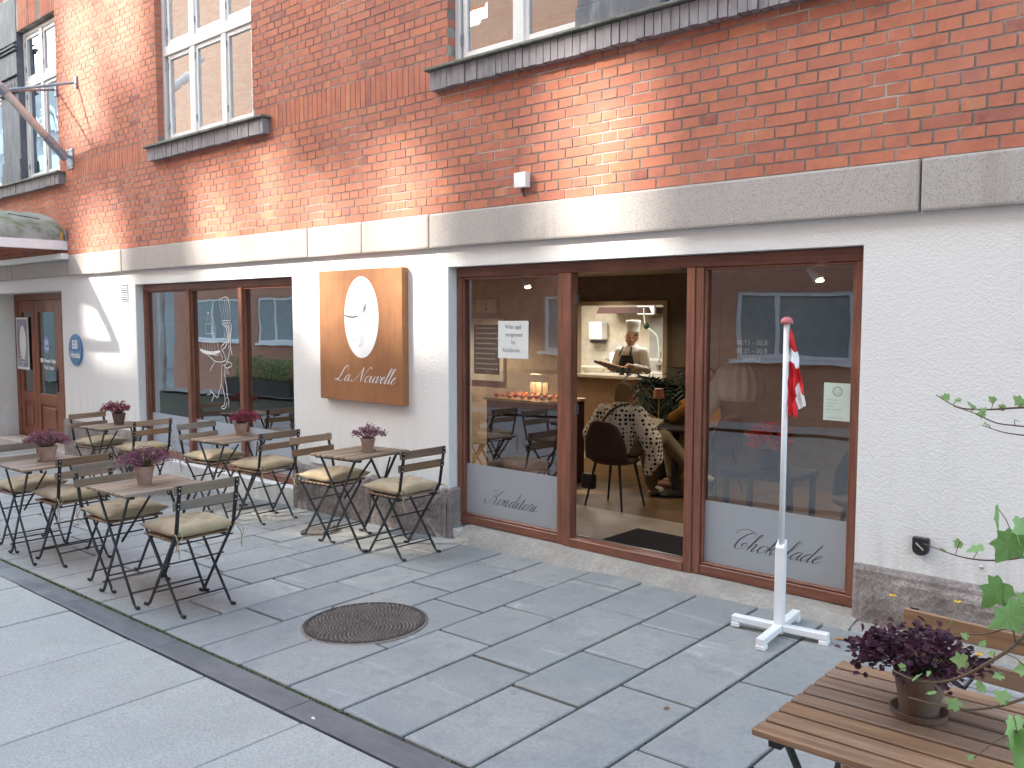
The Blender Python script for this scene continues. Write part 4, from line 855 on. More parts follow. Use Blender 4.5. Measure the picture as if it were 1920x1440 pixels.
def cushion(label, k, x, y, z, rz, tiltx, ties):
    t = thing('seat_cushion', label, 'cushion', (x, y, z), rz, 'olive seat cushions'); t.rotation_euler = (tiltx[0], tiltx[1], rz)
    link('pad', CUSH[k % 4], t)
    for s in (-1, 1):
        y0 = s * .19; L = ties
        b = MB(); b.tube(smooth_pts([(-.195, y0, .035), (-.235, y0 + s * .015, .045), (-.27, y0 + s * .02, .01), (-.262, y0 + s * .012, -.03 - L * .5), (-.268 + U(-.02, .02), y0 + s * .01, -.06 - L)], 4), .003, 5); b.build('tie', M['linen'], t, smooth=True)
        b = MB(); b.tube(smooth_pts([(-.195, y0, .035), (-.225, y0 - s * .015, .055), (-.265, y0 - s * .01, .03), (-.25, y0 + s * .02, -.02), (-.245 + U(-.02, .02), y0 + U(-.02, .02), -.05 - L * .7)], 4), .003, 5); b.build('tie', M['linen'], t, smooth=True)
    b = MB(); b.jbox(-.20, -.199, -.205, -.19, .0, .026, .001); b.build('care_tag', M['inkwhite'], t)
    return t
def table(label, rz=0, mat='slat_y'):
    t = thing('bistro_table', label, 'table', (0, 0, 0), 0, 'slatted folding tables')
    for k in range(8):
        x = -.2415 + k * .069; b = MB(); b.jbox(x - .0275, x + .0275, -.27, .27, .686, .703, .0008); b.build('table_slat', M[mat], t, bevel=.003)
    for s in (-1, 1):
        y = s * .215; b = MB(); b.box(-.262, .262, y - .016, y + .016, .667, .6875); b.build('slat_rail', M['steel'], t, bevel=.002)
        for q in (-1, 1):
            yy = y + s * .012 * q; b = MB(); b.bar((-q * .185, yy, .668), (q * .238, yy, .024), .019, .009, (0, 1, 0)); b.tube([(q * .236, yy, .03), (q * .246, yy, .013), (q * .268, yy, .013)], .0065, 6); l = b.build('leg', M['steel'], t)
            b = MB(); b.tube([(q * .264, yy, .011), (q * .292, yy, .011)], .0115, 8); b.build('foot_cap', M['rubber'], l)
        b = MB(); b.bar((.02 , y - s * .03, .37), (.24, y - s * .12, .668), .015, .006, (0, 1, 0)); b.build('stay', M['steel'], t)
    for x in (-.20, .20):
        b = MB(); b.tube([(x, -.225, .085), (x, .225, .085)], .0055, 6); b.build('rung', M['steel'], t)
    return t
def place(o, x, y, rz, lab, sx=None):
    o.location = (x, y, g(x, y) + .001); o.rotation_euler = tilt(rz); o['label'] = lab
    return o
TBL = [(-7.05, -2.16, 0, 'slatted folding table at the far left in front with a mauve plant'),
       (-5.430, -2.16, 0, 'slatted folding table nearest the dark drain strip, holding the plant with yellow flowers'),
       (-5.385, -.485, .02, 'slatted folding table against the wall below the square rusty sign'),
       (-7.13, -.54, 0, 'slatted folding table in front of the three pane window'),
       (-9.24, -.66, 0, 'slatted folding table farthest back near the brown entrance door')]
tb = table('')
for i, (x, y, a, lab) in enumerate(TBL): place(tb if i == 0 else copy_tree(tb), x, y, a, lab)
t5 = copy_tree(tb); place(t5, -.632, -2.605, R(90) - .01, 'large slatted brown table in the right foreground under a dark plum plant')
for ch in t5.children:
    if ch.name.startswith('table_slat'):
        b = ch; b.data = b.data.copy(); b.data.materials.clear(); b.data.materials.append(M['slat_y2'] if 'slat_y2' in M else M['slat_y'])
CH = [(-7.49, -2.15, 0, 'back_grey', 'grey backed chair on the left of the far left front table', 'far left chair'),
      (-6.745, -2.115, math.pi + .03, 'back_y', 'chair seen from behind on the right of the far left front table', 'chair seen from behind between the two front tables'),
      (-5.82, -2.145, 0, 'back_grey', 'grey backed chair facing right at the front table with heather plant', 'left chair of the front table'),
      (-4.985, -2.13, math.pi, 'back_grey', 'chair nearest the viewer seen from behind at the front table', 'nearest chair at the front table'),
      (-5.735, -.495, .02, 'back_y', 'chair left of the table below the square rusty sign', 'left chair under the square sign'),
      (-4.875, -.515, math.pi - .06, 'back_y', 'chair seen from behind right of the table below the rusty sign', 'right chair beside the glass door pane'),
      (-7.61, -.475, .05, 'back_grey', 'grey backed chair left of the table at the three pane window', 'left chair at the three pane window'),
      (-6.745, -.485, math.pi, 'back_y', 'chair seen from behind right of the table at the three pane window', 'right chair at the three pane window'),
      (-9.74, -.62, .06, 'back_y', 'small looking chair farthest back beside the brown entrance door', 'farthest chair near the brown door'),
      (-8.80, -.60, math.pi - .04, 'back_y', 'chair seen from behind at the farthest table by the window corner', 'right chair of the farthest table')]
c0 = {}
for i, (x, y, a, sl, lab, cl) in enumerate(CH):
    if sl not in c0: c0[sl] = chair('', sl); o = c0[sl]
    else: o = copy_tree(c0[sl])
    place(o, x, y, a, lab)
    co, si = math.cos(a), math.sin(a); off = .01
    cushion('olive cushion on the ' + cl, i, x + off * co, y + off * si, g(x, y) + .459, a + U(-.07, .07), (U(-.03, .03), U(-.035, .02)), [.05, .12, .02, .03, .01, .03, .08, .05, .09, .06][i])
c5 = copy_tree(c0['back_y']); place(c5, -.66, -2.33, -R(90) - .13, 'chair without cushion tucked under the far side of the right foreground table')

# ---------------- potted plants
def leaf_mesh(name, s, mat, tone, kind=0, seed=0):
    rr = random.Random(seed); b = MB()
    if kind == 0:     # small folded heart shaped leaflet
        p = [(0, 0, 0), (.5, .32, .12), (.95, .28, .05), (1.02, 0, -.08), (.95, -.28, .05), (.5, -.32, .12)]
        b.add([(x * s, y * s, z * s) for x, y, z in p], [(0, 3, 2, 1), (0, 5, 4, 3)], tone)
    else:             # lobed vine leaf with a centre fold
        out = [(0, 0), (-.08, .14), (-.10, .30), (.04, .40), (.10, .56), (.22, .44), (.32, .40), (.48, .52), (.60, .60), (.62, .40), (.70, .26), (.86, .20), (1.12, 0)]
        L = [(x, y, .10 * abs(y) - .14 * x * x) for x, y in out]; Rr = [(x, -y, .10 * abs(y) - .14 * x * x) for x, y in out]
        mid = (.40, 0, -.05)
        vs = [(x * s, y * s * (1 + .1 * rr.uniform(-1, 1)), z * s + rr.uniform(-.02, .02) * s) for x, y, z in L + Rr[1:-1][::-1] + [mid]]; n_ = len(vs) - 1
        b.add(vs, [(i, (i + 1) % n_, n_) for i in range(n_)], tone)
        for k in range(len(b.a)): b.a[k] = min(1, max(0, tone + rr.uniform(-.1, .1)))
    return b.mesh(name, mat, kind == 1)
def frame_of(d, roll=0):
    d = d.normalized(); s = d.cross(Vector((0, 0, 1))); s = s.normalized() if s.length > .01 else Vector((1, 0, 0)); u = s.cross(d)
    m = Matrix((d, s, u)).transposed(); return m @ Matrix.Rotation(roll, 3, 'X')
def plant(label, x, y, z, pot, mat, rad, hgt, nl, ls, seed, saucer=False, dark=False, flowers=(), shift=(0, 0), single=0):
    rr = random.Random(seed); t = thing('potted_plant', label, 'plant', (x, y, z)); r, h = pot
    b = MB(); b.lathe([(r * .68, 0), (r * .97, h * .80), (r * 1.0, h * .80), (r * 1.06, h), (r * .94, h), (r * .90, h * .90)] if not dark else [(r * .66, 0), (r * .98, h * .97), (r, h), (r * .93, h), (r * .90, h * .88)], 24)
    b.build('pot', M['terra_dark' if dark else 'terra'], t, smooth=False)
    b = MB(); b.lathe([(r * .90, h * .86), (.001, h * .89)], 16); b.build('soil', M['soil'], t)
    if saucer: b = MB(); b.lathe([(r * .80, 0), (r * 1.02, .004), (r * 1.08, .018), (r * 1.02, .018), (r * .78, .006), (.001, .006)], 24); b.build('saucer', M['terra_dark' if dark else 'terra'], t)
    b = MB(); sb = MB(); c = Vector((shift[0], shift[1], h)); singles = []
    nst = max(30, nl // 9)
    for k in range(nst):
        a = rr.uniform(0, 6.283); q = math.sqrt(rr.uniform(0, 1)); el = rr.uniform(.0, 1)
        tip = c + Vector((math.cos(a) * rad * q, math.sin(a) * rad * q, hgt * (1.05 - .75 * q * q) * rr.uniform(.55, 1.08)))
        base = Vector((math.cos(a) * r * .4 * q, math.sin(a) * r * .4 * q, h * .9)); mid = (base + tip) / 2 + Vector((0, 0, hgt * .18))
        sb.tube(smooth_pts([base, mid, tip], 2), [.0013] * 5, 3, False)
        for j in range(nl // nst):
            f = 1 if j < 4 else rr.uniform(.55, 1); p = (base * (1 - f) + tip * f) + Vector((0, 0, hgt * .12 * f * (1 - f) * 4)) + Vector([rr.gauss(0, ls * .55) for _ in range(3)])
            d = Vector((math.cos(a) + rr.uniform(-1, 1), math.sin(a) + rr.uniform(-1, 1), rr.uniform(-.4, .7))); m_ = frame_of(d, rr.uniform(-1.1, 1.1)); s = ls * rr.uniform(.7, 1.25)
            tn = min(1, max(0, rr.gauss(.45, .26)))
            if len(singles) < single and f > .9: singles.append((p, m_, s / ls, tn)); continue
            b.add([p + m_ @ Vector((x_ * s, y_ * s, z_ * s)) for x_, y_, z_ in [(0, 0, 0), (.5, .33, .14), (.95, .28, .06), (1.02, 0, -.08), (.95, -.28, .06), (.5, -.33, .14)]], [(0, 3, 2, 1), (0, 5, 4, 3)], tn)
    b.build('foliage', M[mat], t, kind='stuff'); sb.build('stems', M['stem'] if not dark else M['hair_d'], t, kind='stuff')
    lm = {}
    for p, m_, s, tn in singles:
        k = int(tn * 5); 
        if k not in lm: lm[k] = leaf_mesh('leaf', ls, M[mat], k / 5)
        o = link('leaf', lm[k], t); o.matrix_local = Matrix.Translation(p) @ m_.to_4x4() @ Matrix.Scale(s, 4)
    for fx_, fy_, fz_ in flowers:
        b = MB(); cc = Vector((fx_, fy_, fz_ + h))
        for k in range(5):
            a = k * 1.2566; m_ = frame_of(Vector((math.cos(a), math.sin(a), .6))); b.add([cc + m_ @ Vector(v) * .011 for v in [(0, 0, 0), (.6, .4, .1), (1.2, 0, 0), (.6, -.4, .1)]], [(0, 1, 2, 3)], rr.random())
        f = b.build('flower', M['yellow'], t); b = MB(); b.tube([cc, cc - Vector((fx_ * .2, fy_ * .2, .05))], .0009, 4); b.build('flower_stalk', M['green'], f)
    return t
def tz(x, y): return g(x, y) + .704
plant('mauve bushy plant in a clay pot with saucer on the far left front table', -7.13, -2.14, tz(-7.13, -2.14), (.070, .115), 'mauve', .165, .12, 1500, .013, 3, saucer=True)
plant('largest mauve plant with yellow flowers in a clay pot on the front table', -5.47, -2.17, tz(-5.47, -2.17), (.060, .115), 'mauve', .165, .12, 1700, .012, 4, flowers=[(.10, .03, .13), (.13, .0, .09), (.03, .08, .12)])
plant('mauve plant in a clay pot with saucer below the square rusty sign', -5.36, -.45, tz(-5.36, -.45), (.056, .105), 'mauve', .135, .10, 750, .014, 6, saucer=True, shift=(.02, 0))
plant('crimson leaved plant in a clay pot in front of the three pane window', -7.22, -.43, tz(-7.22, -.43), (.062, .115), 'pink', .14, .11, 1100, .015, 8, shift=(.02, .03))
plant('crimson leaved plant in a dark brown pot on the farthest table', -9.30, -.62, tz(-9.30, -.62), (.070, .12), 'pink', .16, .12, 800, .018, 9, dark=True, flowers=[(-.02, .0, .13)], shift=(-.05, -.01))
plant('dark plum leaved plant in a brown pot with saucer on the right foreground table', -.643, -2.568, tz(-.63, -2.585), (.062, .115), 'purple', .145, .085, 900, .0205, 11, saucer=True, dark=True, flowers=[(-.09, .06, .14), (.05, .10, .145), (.13, -.02, .07)], single=190, shift=(-.015, -.01))

# ---------------- flag on its white stand
t = thing('flag_stand', 'white wooden flag stand with cross shaped foot and red knob on the grey paving', 'flagpole', (-1.975, -.450, g(-1.975, -.450)), 0)
for k, (a, L) in enumerate(((.10, .255), (.10 + 1.5708, .275), (.10 + 3.1416, .255), (.10 - 1.5708, .275))):
    b = MB(); c, s = math.cos(a), math.sin(a); b.bar((.0235 * c, .0235 * s, .044), (L * c, L * s, .044), .046, .036); b.build('foot_arm', M['whitepaint'], t, bevel=.004)
    b = MB(); b.bar(((L - .045) * c, (L - .045) * s, .0130), ((L + .002) * c, (L + .002) * s, .0130), .050, .025); b.build('foot_pad', M['whitepaint'], t, bevel=.004)
b = MB(); b.box(-.0235, .0235, -.0235, .0235, .012, .47); n0 = len(b.v); 
b.v[6] = (.0235, .0235, .51); b.v[7] = (-.0235, .0235, .51); post = b.build('square_post', M['whitepaint'], t, bevel=.003); post.rotation_euler = (0, 0, .10)
b = MB(); b.tube([(0, .004, .46), (0, .004, 1.632)], .0150, 14); b.build('pole', M['whitepaint'], t, smooth=True)
b = MB(); b.lathe([(.012, 1.626), (.032, 1.630), (.031, 1.643), (.024, 1.656), (.012, 1.663), (.001, 1.665)], 20, (0, .004, 0)); b.build('knob', M['ballpink'], t, smooth=True)
f = thing('danish_flag', 'small red flag with white cross hanging limp from the white stand', 'flag', (-1.975, -.450, g(-1.975, -.450)))
def cloth(name, mat, poly, lift):
    bm = bmesh.new(); ps = [((-1.977 + (u / 6.857 - 43) * .00314) + 1.975 + .002, (1.582 - (v / 6.857 - 15) * .00271) - g(-1.975, -.45)) for u, v in poly]
    bm.faces.new([bm.verts.new((x, 0, z)) for x, z in ps]); bmesh.ops.triangulate(bm, faces=bm.faces)
    for _ in range(3): bmesh.ops.subdivide_edges(bm, edges=bm.edges[:], cuts=1, use_grid_fill=True)
    for v in bm.verts: v.co.y = .004 + lift + .010 * math.sin(v.co.x * 150 + v.co.z * 12) + .006 * math.sin(v.co.z * 55 + v.co.x * 40)
    me = bpy.data.meshes.new(name); bmesh.ops.recalc_face_normals(bm, faces=bm.faces); bm.to_mesh(me); bm.free(); me.materials.append(mat)
    for p in me.polygons: p.use_smooth = True
    return link(name, me, f)
cloth('red_cloth', M['red'], [(328, 170), (350, 180), (378, 250), (400, 360), (414, 470), (396, 486), (365, 445), (328, 425)], 0)
cloth('white_cross', M['flagwhite'], [(328, 425), (365, 445), (396, 486), (414, 470), (436, 560), (453, 682), (416, 692), (402, 625), (365, 605), (328, 598)], 0)
cloth('red_cloth', M['red'], [(328, 598), (365, 605), (402, 625), (416, 692), (436, 800), (440, 862), (424, 950), (436, 1040), (395, 1110), (345, 1235), (334, 1100), (328, 900)], .004)
cloth('red_cloth', M['red'], [(416, 692), (453, 682), (480, 790), (512, 930), (526, 1035), (482, 985), (455, 920), (440, 862)], 0)
cloth('white_cross', M['flagwhite'], [(440, 862), (455, 920), (482, 985), (526, 1035), (534, 1100), (537, 1165), (500, 1190), (456, 1218), (440, 1150), (420, 1090), (440, 1030), (424, 950)], .0)
cloth('red_cloth', M['red'], [(345, 1235), (395, 1110), (420, 1090), (440, 1150), (456, 1218), (458, 1300), (430, 1335), (398, 1330), (352, 1275)], -.006)
# ---------------- litter
def fallen(label, x, y, s, rz, mat):
    b = MB(); b.add([(math.cos(a) * s * r_, math.sin(a) * s * .45 * r_, .003 + .004 * math.sin(3 * a)) for a, r_ in [(k * .7854, U(.75, 1.1)) for k in range(8)]], [tuple(range(8))])
    o = b.build('fallen_leaf', mat, None, loc=(x, y, g(x, y) + .003)); o.rotation_euler = (0, 0, rz); o['label'] = label; o['category'] = 'leaf'
fallen('curled orange brown fallen leaf on the paving right of the white flag stand', -1.70, -.33, .028, .4, plain('dry_leaf', (.45, .20, .06), .8)); fallen('small brown fallen leaf on the middle of the grey paving', -1.955, -1.58, .018, 1.2, plain('brown_leaf', (.22, .12, .07), .8))
fallen('tiny white petal lying on the dark drain strip', -3.07, -2.60, .013, 0, M['inkwhite'])
# ---------------- vine hanging into the picture at the right
VS= [[(-0.358, -2.841, 1.437), (-0.382, -2.896, 1.441), (-0.442, -2.91, 1.434), (-0.486, -2.901, 1.433), (-0.517, -2.877, 1.44), (-0.542, -2.873, 1.454)], [(-0.346, -2.893, 1.402), (-0.38, -2.899, 1.406), (-0.419, -2.928, 1.412), (-0.452, -2.944, 1.429), (-0.484, -2.962, 1.441)], [(-0.355, -2.846, 1.383), (-0.389, -2.852, 1.384), (-0.424, -2.859, 1.388), (-0.461, -2.857, 1.398)], [(-0.313, -3.024, 1.205), (-0.344, -3.033, 1.192), (-0.375, -3.041, 1.183), (-0.407, -3.05, 1.179), (-0.44, -3.057, 1.181), (-0.479, -3.046, 1.185), (-0.507, -3.032, 1.187)], [(-0.273, -3.14, 1.136), (-0.313, -3.16, 1.092), (-0.332, -3.172, 1.068), (-0.359, -3.187, 1.043), (-0.395, -3.186, 1.011), (-0.435, -3.173, 0.986), (-0.473, -3.175, 0.98), (-0.513, -3.164, 0.983)], [(-0.296, -3.096, 1.119), (-0.324, -3.106, 1.102), (-0.355, -3.109, 1.081), (-0.389, -3.101, 1.062), (-0.434, -3.094, 1.051)], [(-0.262, -3.174, 1.026), (-0.303, -3.19, 1.002), (-0.337, -3.205, 0.984), (-0.384, -3.202, 0.964), (-0.436, -3.197, 0.956), (-0.475, -3.197, 0.956)], [(-0.322, -3.166, 1.082), (-0.328, -3.176, 1.119), (-0.338, -3.189, 1.155)], [(-0.298, -3.114, 1.257), (-0.327, -3.122, 1.245), (-0.339, -3.143, 1.256)], [(-0.227, -3.374, 1.055), (-0.255, -3.39, 1.029), (-0.271, -3.392, 1.032)]]
VL= [((-0.341, -3.17, 1.23), 0.065, 0), ((-0.362, -3.145, 1.266), 0.055, 1), ((-0.321, -3.159, 1.261), 0.048, 2), ((-0.353, -3.192, 1.157), 0.059, 0), ((-0.33, -3.207, 1.127), 0.069, 1), ((-0.462, -2.935, 1.446), 0.029, 0), ((-0.445, -2.932, 1.428), 0.026, 1), ((-0.434, -2.907, 1.455), 0.016, 2), ((-0.418, -2.904, 1.441), 0.017, 0), ((-0.393, -2.897, 1.455), 0.029, 1), ((-0.393, -2.911, 1.421), 0.022, 2), ((-0.525, -2.879, 1.451), 0.019, 0), ((-0.501, -2.883, 1.447), 0.015, 1), ((-0.447, -2.884, 1.404), 0.015, 2), ((-0.473, -3.043, 1.187), 0.018, 0), ((-0.445, -3.054, 1.2), 0.021, 1), ((-0.42, -3.049, 1.196), 0.032, 2), ((-0.499, -3.166, 0.995), 0.017, 0), ((-0.466, -3.18, 0.991), 0.024, 1), ((-0.405, -3.18, 1.035), 0.031, 2), ((-0.363, -3.203, 1.005), 0.024, 0), ((-0.402, -3.214, 0.974), 0.028, 1), ((-0.335, -3.197, 1.002), 0.028, 2), ((-0.342, -3.189, 1.028), 0.019, 0), ((-0.442, -3.191, 0.973), 0.02, 1), ((-0.271, -3.394, 1.027), 0.046, 2), ((-0.261, -3.404, 0.998), 0.067, 0), ((-0.357, -3.171, 1.057), 0.013, 1), ((-0.451, -3.173, 0.998), 0.014, 2), ((-0.311, -3.186, 1.047), 0.026, 0), ((-0.32, -3.144, 1.153), 0.032, 1), ((-0.38, -3.122, 1.056), 0.016, 0), ((-0.414, -3.109, 1.057), 0.015, 1), ((-0.331, -3.378, 0.968), 0.014, 0)]
vt = thing('climbing_vine', 'green leaved vine whose thin stems reach in from the right edge', 'vine', (0, 0, 0))
for i, s in enumerate(VS):
    r0 = [.0022, .0018, .0018, .0022, .0040, .0026, .0032, .0018, .002, .002][i]; P = smooth_pts(s, 4); b = MB(); b.tube(P, [r0 * (1 - .6 * k / len(P)) for k in range(len(P))], 6); b.build('stem', M['stem'], vt, smooth=True)
allp = [Vector(p) for s in VS for p in smooth_pts(s, 6)]
rv = random.Random(5)
for p, s, k in VL:
    p = Vector(p); q = min(allp, key=lambda a: (a - p).length); d = Vector((-.35 + rv.uniform(-.5, .5), -.25 + rv.uniform(-.4, .4), (-.75 if s > .04 else .25) + rv.uniform(-.4, .4)))
    me = leaf_mesh('leaf', s * .82, M['green'], (.25, .5, .8)[k] if s > .03 else .75, 1, int(s * 1e4) + k); o = link('leaf', me, vt)
    m_ = frame_of(d, rv.uniform(-.9, .9) + 1.1); st = p - (m_ @ Vector((1, 0, 0))) * s * .5; o.matrix_local = Matrix.Translation(st) @ m_.to_4x4()
    if (st - q).length < .09: b = MB(); b.tube([q, (q + st) / 2 + Vector((0, 0, .004)), st], .0008, 5); b.build('leaf_stalk', M['stem'], vt)
# ================================================================== THE ROOM BEHIND THE SHOP FRONT
FZ = -.12; CZ_ = 2.10
def rbox(name, x0, x1, y0, y1, z0, z1, mat, parent=B, bevel=0, **k):
    m = MB(); m.box(x0, x1, y0, y1, z0, z1); return m.build(name, M[mat], parent, bevel=bevel, **k)
rbox('cafe_floor', -11.8, -.5, .213, 1.65, FZ - .04, FZ, 'floor_pale', None, kind='structure'); rbox('cafe_floor', -13.0, -.5, 1.652, 8.6, FZ - .04, FZ - .002, 'floor_oak', None, kind='structure')
rbox('cafe_ceiling', -11.8, -.5, .197, 8.6, CZ_, CZ_ + .05, 'ceiling')
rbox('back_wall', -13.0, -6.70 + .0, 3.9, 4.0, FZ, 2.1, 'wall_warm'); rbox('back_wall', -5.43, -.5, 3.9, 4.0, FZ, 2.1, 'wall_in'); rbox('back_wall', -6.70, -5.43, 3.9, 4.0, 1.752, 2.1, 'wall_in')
rbox('counter_front', -6.70, -5.43, 3.9, 4.0, FZ, .88, 'counter'); rbox('counter_top', -6.72, -5.40, 3.84, 4.35, .88, .915, 'cream', bevel=.004); rbox('skirting', -6.72, -5.40, 3.87, 3.898, FZ, FZ + .08, 'cream')
rbox('opening_trim', -5.43, -5.38, 3.86, 3.899, .915, 1.751, 'beige'); rbox('opening_trim', -6.70, -5.38, 3.86, 3.899, 1.752, 1.80, 'beige')
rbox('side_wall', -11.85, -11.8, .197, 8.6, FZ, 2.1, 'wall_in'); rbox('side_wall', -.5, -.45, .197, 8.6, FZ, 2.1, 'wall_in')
rbox('kitchen_wall', -13.0, -.5, 7.2, 7.3, FZ, 2.1, 'cream')
# tiles behind the sink
m = MB(); 
for i in range(12):
    for j in range(5):
        m.box(-9.35 + i * .152, -9.35 + i * .152 + .148, 7.18, 7.199, .45 + j * .152, .45 + j * .152 + .148)
m.build('wall_tiles', M['tile'], B, kind='stuff')
rbox('steel_back_panel', -7.75, -7.0, 7.15, 7.19, .4, 1.6, 'steelk'); rbox('tall_cabinet', -9.45, -9.12, 6.6, 7.15, FZ, 1.62, 'wall_warm')
t = thing('cooker_hood', 'brown extractor hood under the kitchen ceiling behind the cook', 'hood', (-7.93, 6.9, 1.67)); m = MB(); m.prism([(-.5, 0), (.5, 0), (.45, .1), (-.45, .1)], -.25, .25); m.build('hood_body', M['chairin'], t)
t = thing('kitchen_lamp', 'square glowing lamp panel at the right of the kitchen opening', 'lamp', (-7.56, 6.75, 1.68)); m = MB(); m.box(-.14, .14, -.03, .0, -.02, .10); m.build('glowing_panel', M['panel'], t); m = MB(); m.box(-.15, .15, .001, .05, -.03, .11); m.build('lamp_frame', M['steelk'], t)
def dispenser(label, x, z, w, h):
    t = thing('towel_dispenser', label, 'dispenser', (x, 7.17, z)); m = MB(); m.box(-w / 2, w / 2, -.22, -.015, 0, h); m.build('white_cover', M['inkwhite'], t, bevel=.04, seg=3); m = MB(); m.box(-w / 2 - .08, w / 2 - .08, -.014, .0, -.06, h * .9); m.build('dark_side', M['black'], t, bevel=.01); m = MB(); m.box(-w / 2 + .02, w / 2, -.2, -.05, -.05, -.001); m.build('dark_base', M['black'], t, bevel=.01)
dispenser('larger white paper towel dispenser on the kitchen wall left of the cook', -8.69, 1.24, .26, .30); dispenser('smaller white dispenser low on the tiled wall close behind the cook', -8.32, .83, .15, .22)
t = thing('kitchen_sink', 'steel sink with tap below the tiled kitchen wall', 'sink', (-8.55, 6.75, .66)); m = MB(); m.box(-.8, 1.2, -.35, .42, -.05, 0); m.build('worktop', M['cream'], t); m = MB(); m.lathe([(.10, .001), (.24, .16), (.26, .16), (.255, .15), (.08, .002)], 20); m.build('basin', M['tile'], t, smooth=True)
m = MB(); m.tube(smooth_pts([(.15, .25, 0), (.15, .25, .22), (.15, .12, .28), (.15, .02, .22)], 4), .016, 8); m.build('tap', M['steelk'], t, smooth=True)
t = thing('rinsing_hose', 'pale green hose with a spray head hanging in the kitchen at the right', 'hose', (-7.35, 6.6, 1.5)); m = MB(); m.tube(smooth_pts([(-.15, 0, .25), (-.12, 0, .0), (-.02, 0, -.08), (.10, 0, -.2), (.14, 0, -.55)], 5), .012, 8); m.build('hose_tube', M['hose'], t, smooth=True); m = MB(); m.ell((-.10, 0, -.02), (.05, .03, .05)); m.build('spray_head', M['dgreen'], t)
for i, z in enumerate((.75, .95)):
    t = thing('wall_shelf', ('lower', 'upper')[i] + ' white shelf in the kitchen right of the cook', 'shelf', (-7.2, 6.9, z)); m = MB(); m.box(-.3, .3, -.2, .2, 0, .03); m.build('board', M['tile'], t)
    for k in range(5): m = MB(); m.lathe([(.03, .031), (.045, .12), (.04, .125), (.001, .12)], 10, (-.22 + k * .11, 0, 0)); m.build('jar', M['steelk'], t)
# ceiling spots
def spot(x, y, label, z=CZ_, e=4.5):
    t = thing('ceiling_spot', label, 'lamp', (x, y, z - .001)); m = MB(); m.lathe([(.035, -.012), (.055, -.012), (.06, 0), (.03, 0)], 20); m.build('trim_ring', M['steelk'], t); m = MB(); m.lathe([(.034, -.010), (.001, -.011)], 16); m.build('glowing_disc', M['lamp'], t)
    ld = bpy.data.lights.new('spot_light', 'SPOT'); ld.energy = e; ld.spot_size = R(125); ld.spot_blend = .8; ld.color = (1, .83, .62); ld.shadow_soft_size = .04; lo = link('spot_light', ld, t, (0, 0, -.03))
spot(-6.1, 3.45, 'glowing ceiling spot seen through the top of the doorway'); spot(-4.83, 3.2, 'glowing ceiling spot half hidden by the right door post'); spot(-8.0, 3.0, 'ceiling spot above the pastry counter', e=22); spot(-6.3, 2.2, 'ceiling spot in front of the pastry counter', e=9); spot(-3.0, 2.6, 'ceiling spot behind the right shop window', e=15); spot(-8.9, 1.3, 'ceiling spot behind the three pane window')
for (x, y, e, z, s) in ((-6.6, 5.4, 8, 2.0, 1.2), (-8.3, 6.0, 8, 2.0, 1.0)):
    ld = bpy.data.lights.new('kitchen_light', 'AREA'); ld.energy = e; ld.size = s; ld.color = (1, .92, .80); lo = link('kitchen_light', ld, None, (x, y, z)); lo['label'] = 'kitchen ceiling light'
def track_spot(x, y, z, label):
    t = thing('track_spotlight', label, 'lamp', (x, y, z)); m = MB(); m.tube([(0, 0, .12), (0, 0, .05)], .008); m.build('arm', M['pvc'], t); m = MB(); m.tube([(-.03, 0, .055), (.02, -.01, .01), (.045, -.015, -.02)], [.018, .030, .036], 12); m.build('lamp_head', M['pvc'], t, smooth=True); m = MB(); m.ell((.047, -.016, -.022), (.028, .028, .012)); m.build('bulb', M['lamp'], t)
track_spot(-2.30, .62, 1.86, 'white adjustable spotlight at the top of the right shop window'); track_spot(-4.86, .82, 1.88, 'white adjustable spotlight at the top of the left door pane')
for i, (x, z) in enumerate(((-10.45, 1.54), (-9.28, 1.51))):
    t = thing('pendant_tube', ('left', 'right')[i] + ' one of two slim glowing orange tube lamps behind the three pane window', 'lamp', (x, .85, z)); m = MB(); m.tube([(0, 0, -.17), (0, 0, .17)], .018, 10); m.build('glowing_tube', M['tube'], t); m = MB(); m.tube([(0, 0, .17), (0, 0, .58)], .003, 6); m.build('cord', M['black'], t)
# doormat
t = thing('doormat', 'black doormat just inside the open shop door', 'mat', (-3.50, .72, FZ + .001)); m = MB(); m.box(-.48, .62, -.48, .50, 0, .012); m.build('rubber_mat', M['mat'], t, bevel=.004)
# boards at the back wall
t = thing('menu_blackboard', 'black chalk menu board in a beige frame seen through the left door pane', 'blackboard', (-8.17, 3.86, 1.18)); m = MB(); m.box(-.30, .30, -.02, .03, -.42, .42); m.build('board_frame', M['cream'], t); m = MB(); m.box(-.235, .235, -.024, -.021, -.33, .33); m.build('board_face', M['chalk'], t)
for i in range(9):
    m = MB(); x = -.2
    while x < .17: w = U(.02, .07); ribbon(m, [(x, .27 - i * .068), (x + w * .4, .29 - i * .068), (x + w, .272 - i * .068)], .007, -.026, 3, None); x += w + .012
    m.build('chalk_line', M['paper'], t)
t = thing('wall_poster', 'cream framed poster above the black menu board', 'poster', (-8.19, 3.87, 1.757)); m = MB(); m.box(-.20, .20, -.02, .02, -.11, .11); m.build('poster_frame', M['brass'], t); m = MB(); m.box(-.18, .18, -.023, -.021, -.09, .09); m.build('poster_sheet', M['cream'], t); m = MB(); m.ell((0, -.024, -.04), (.02, .003, .02)); m.build('emblem', M['black'], t)
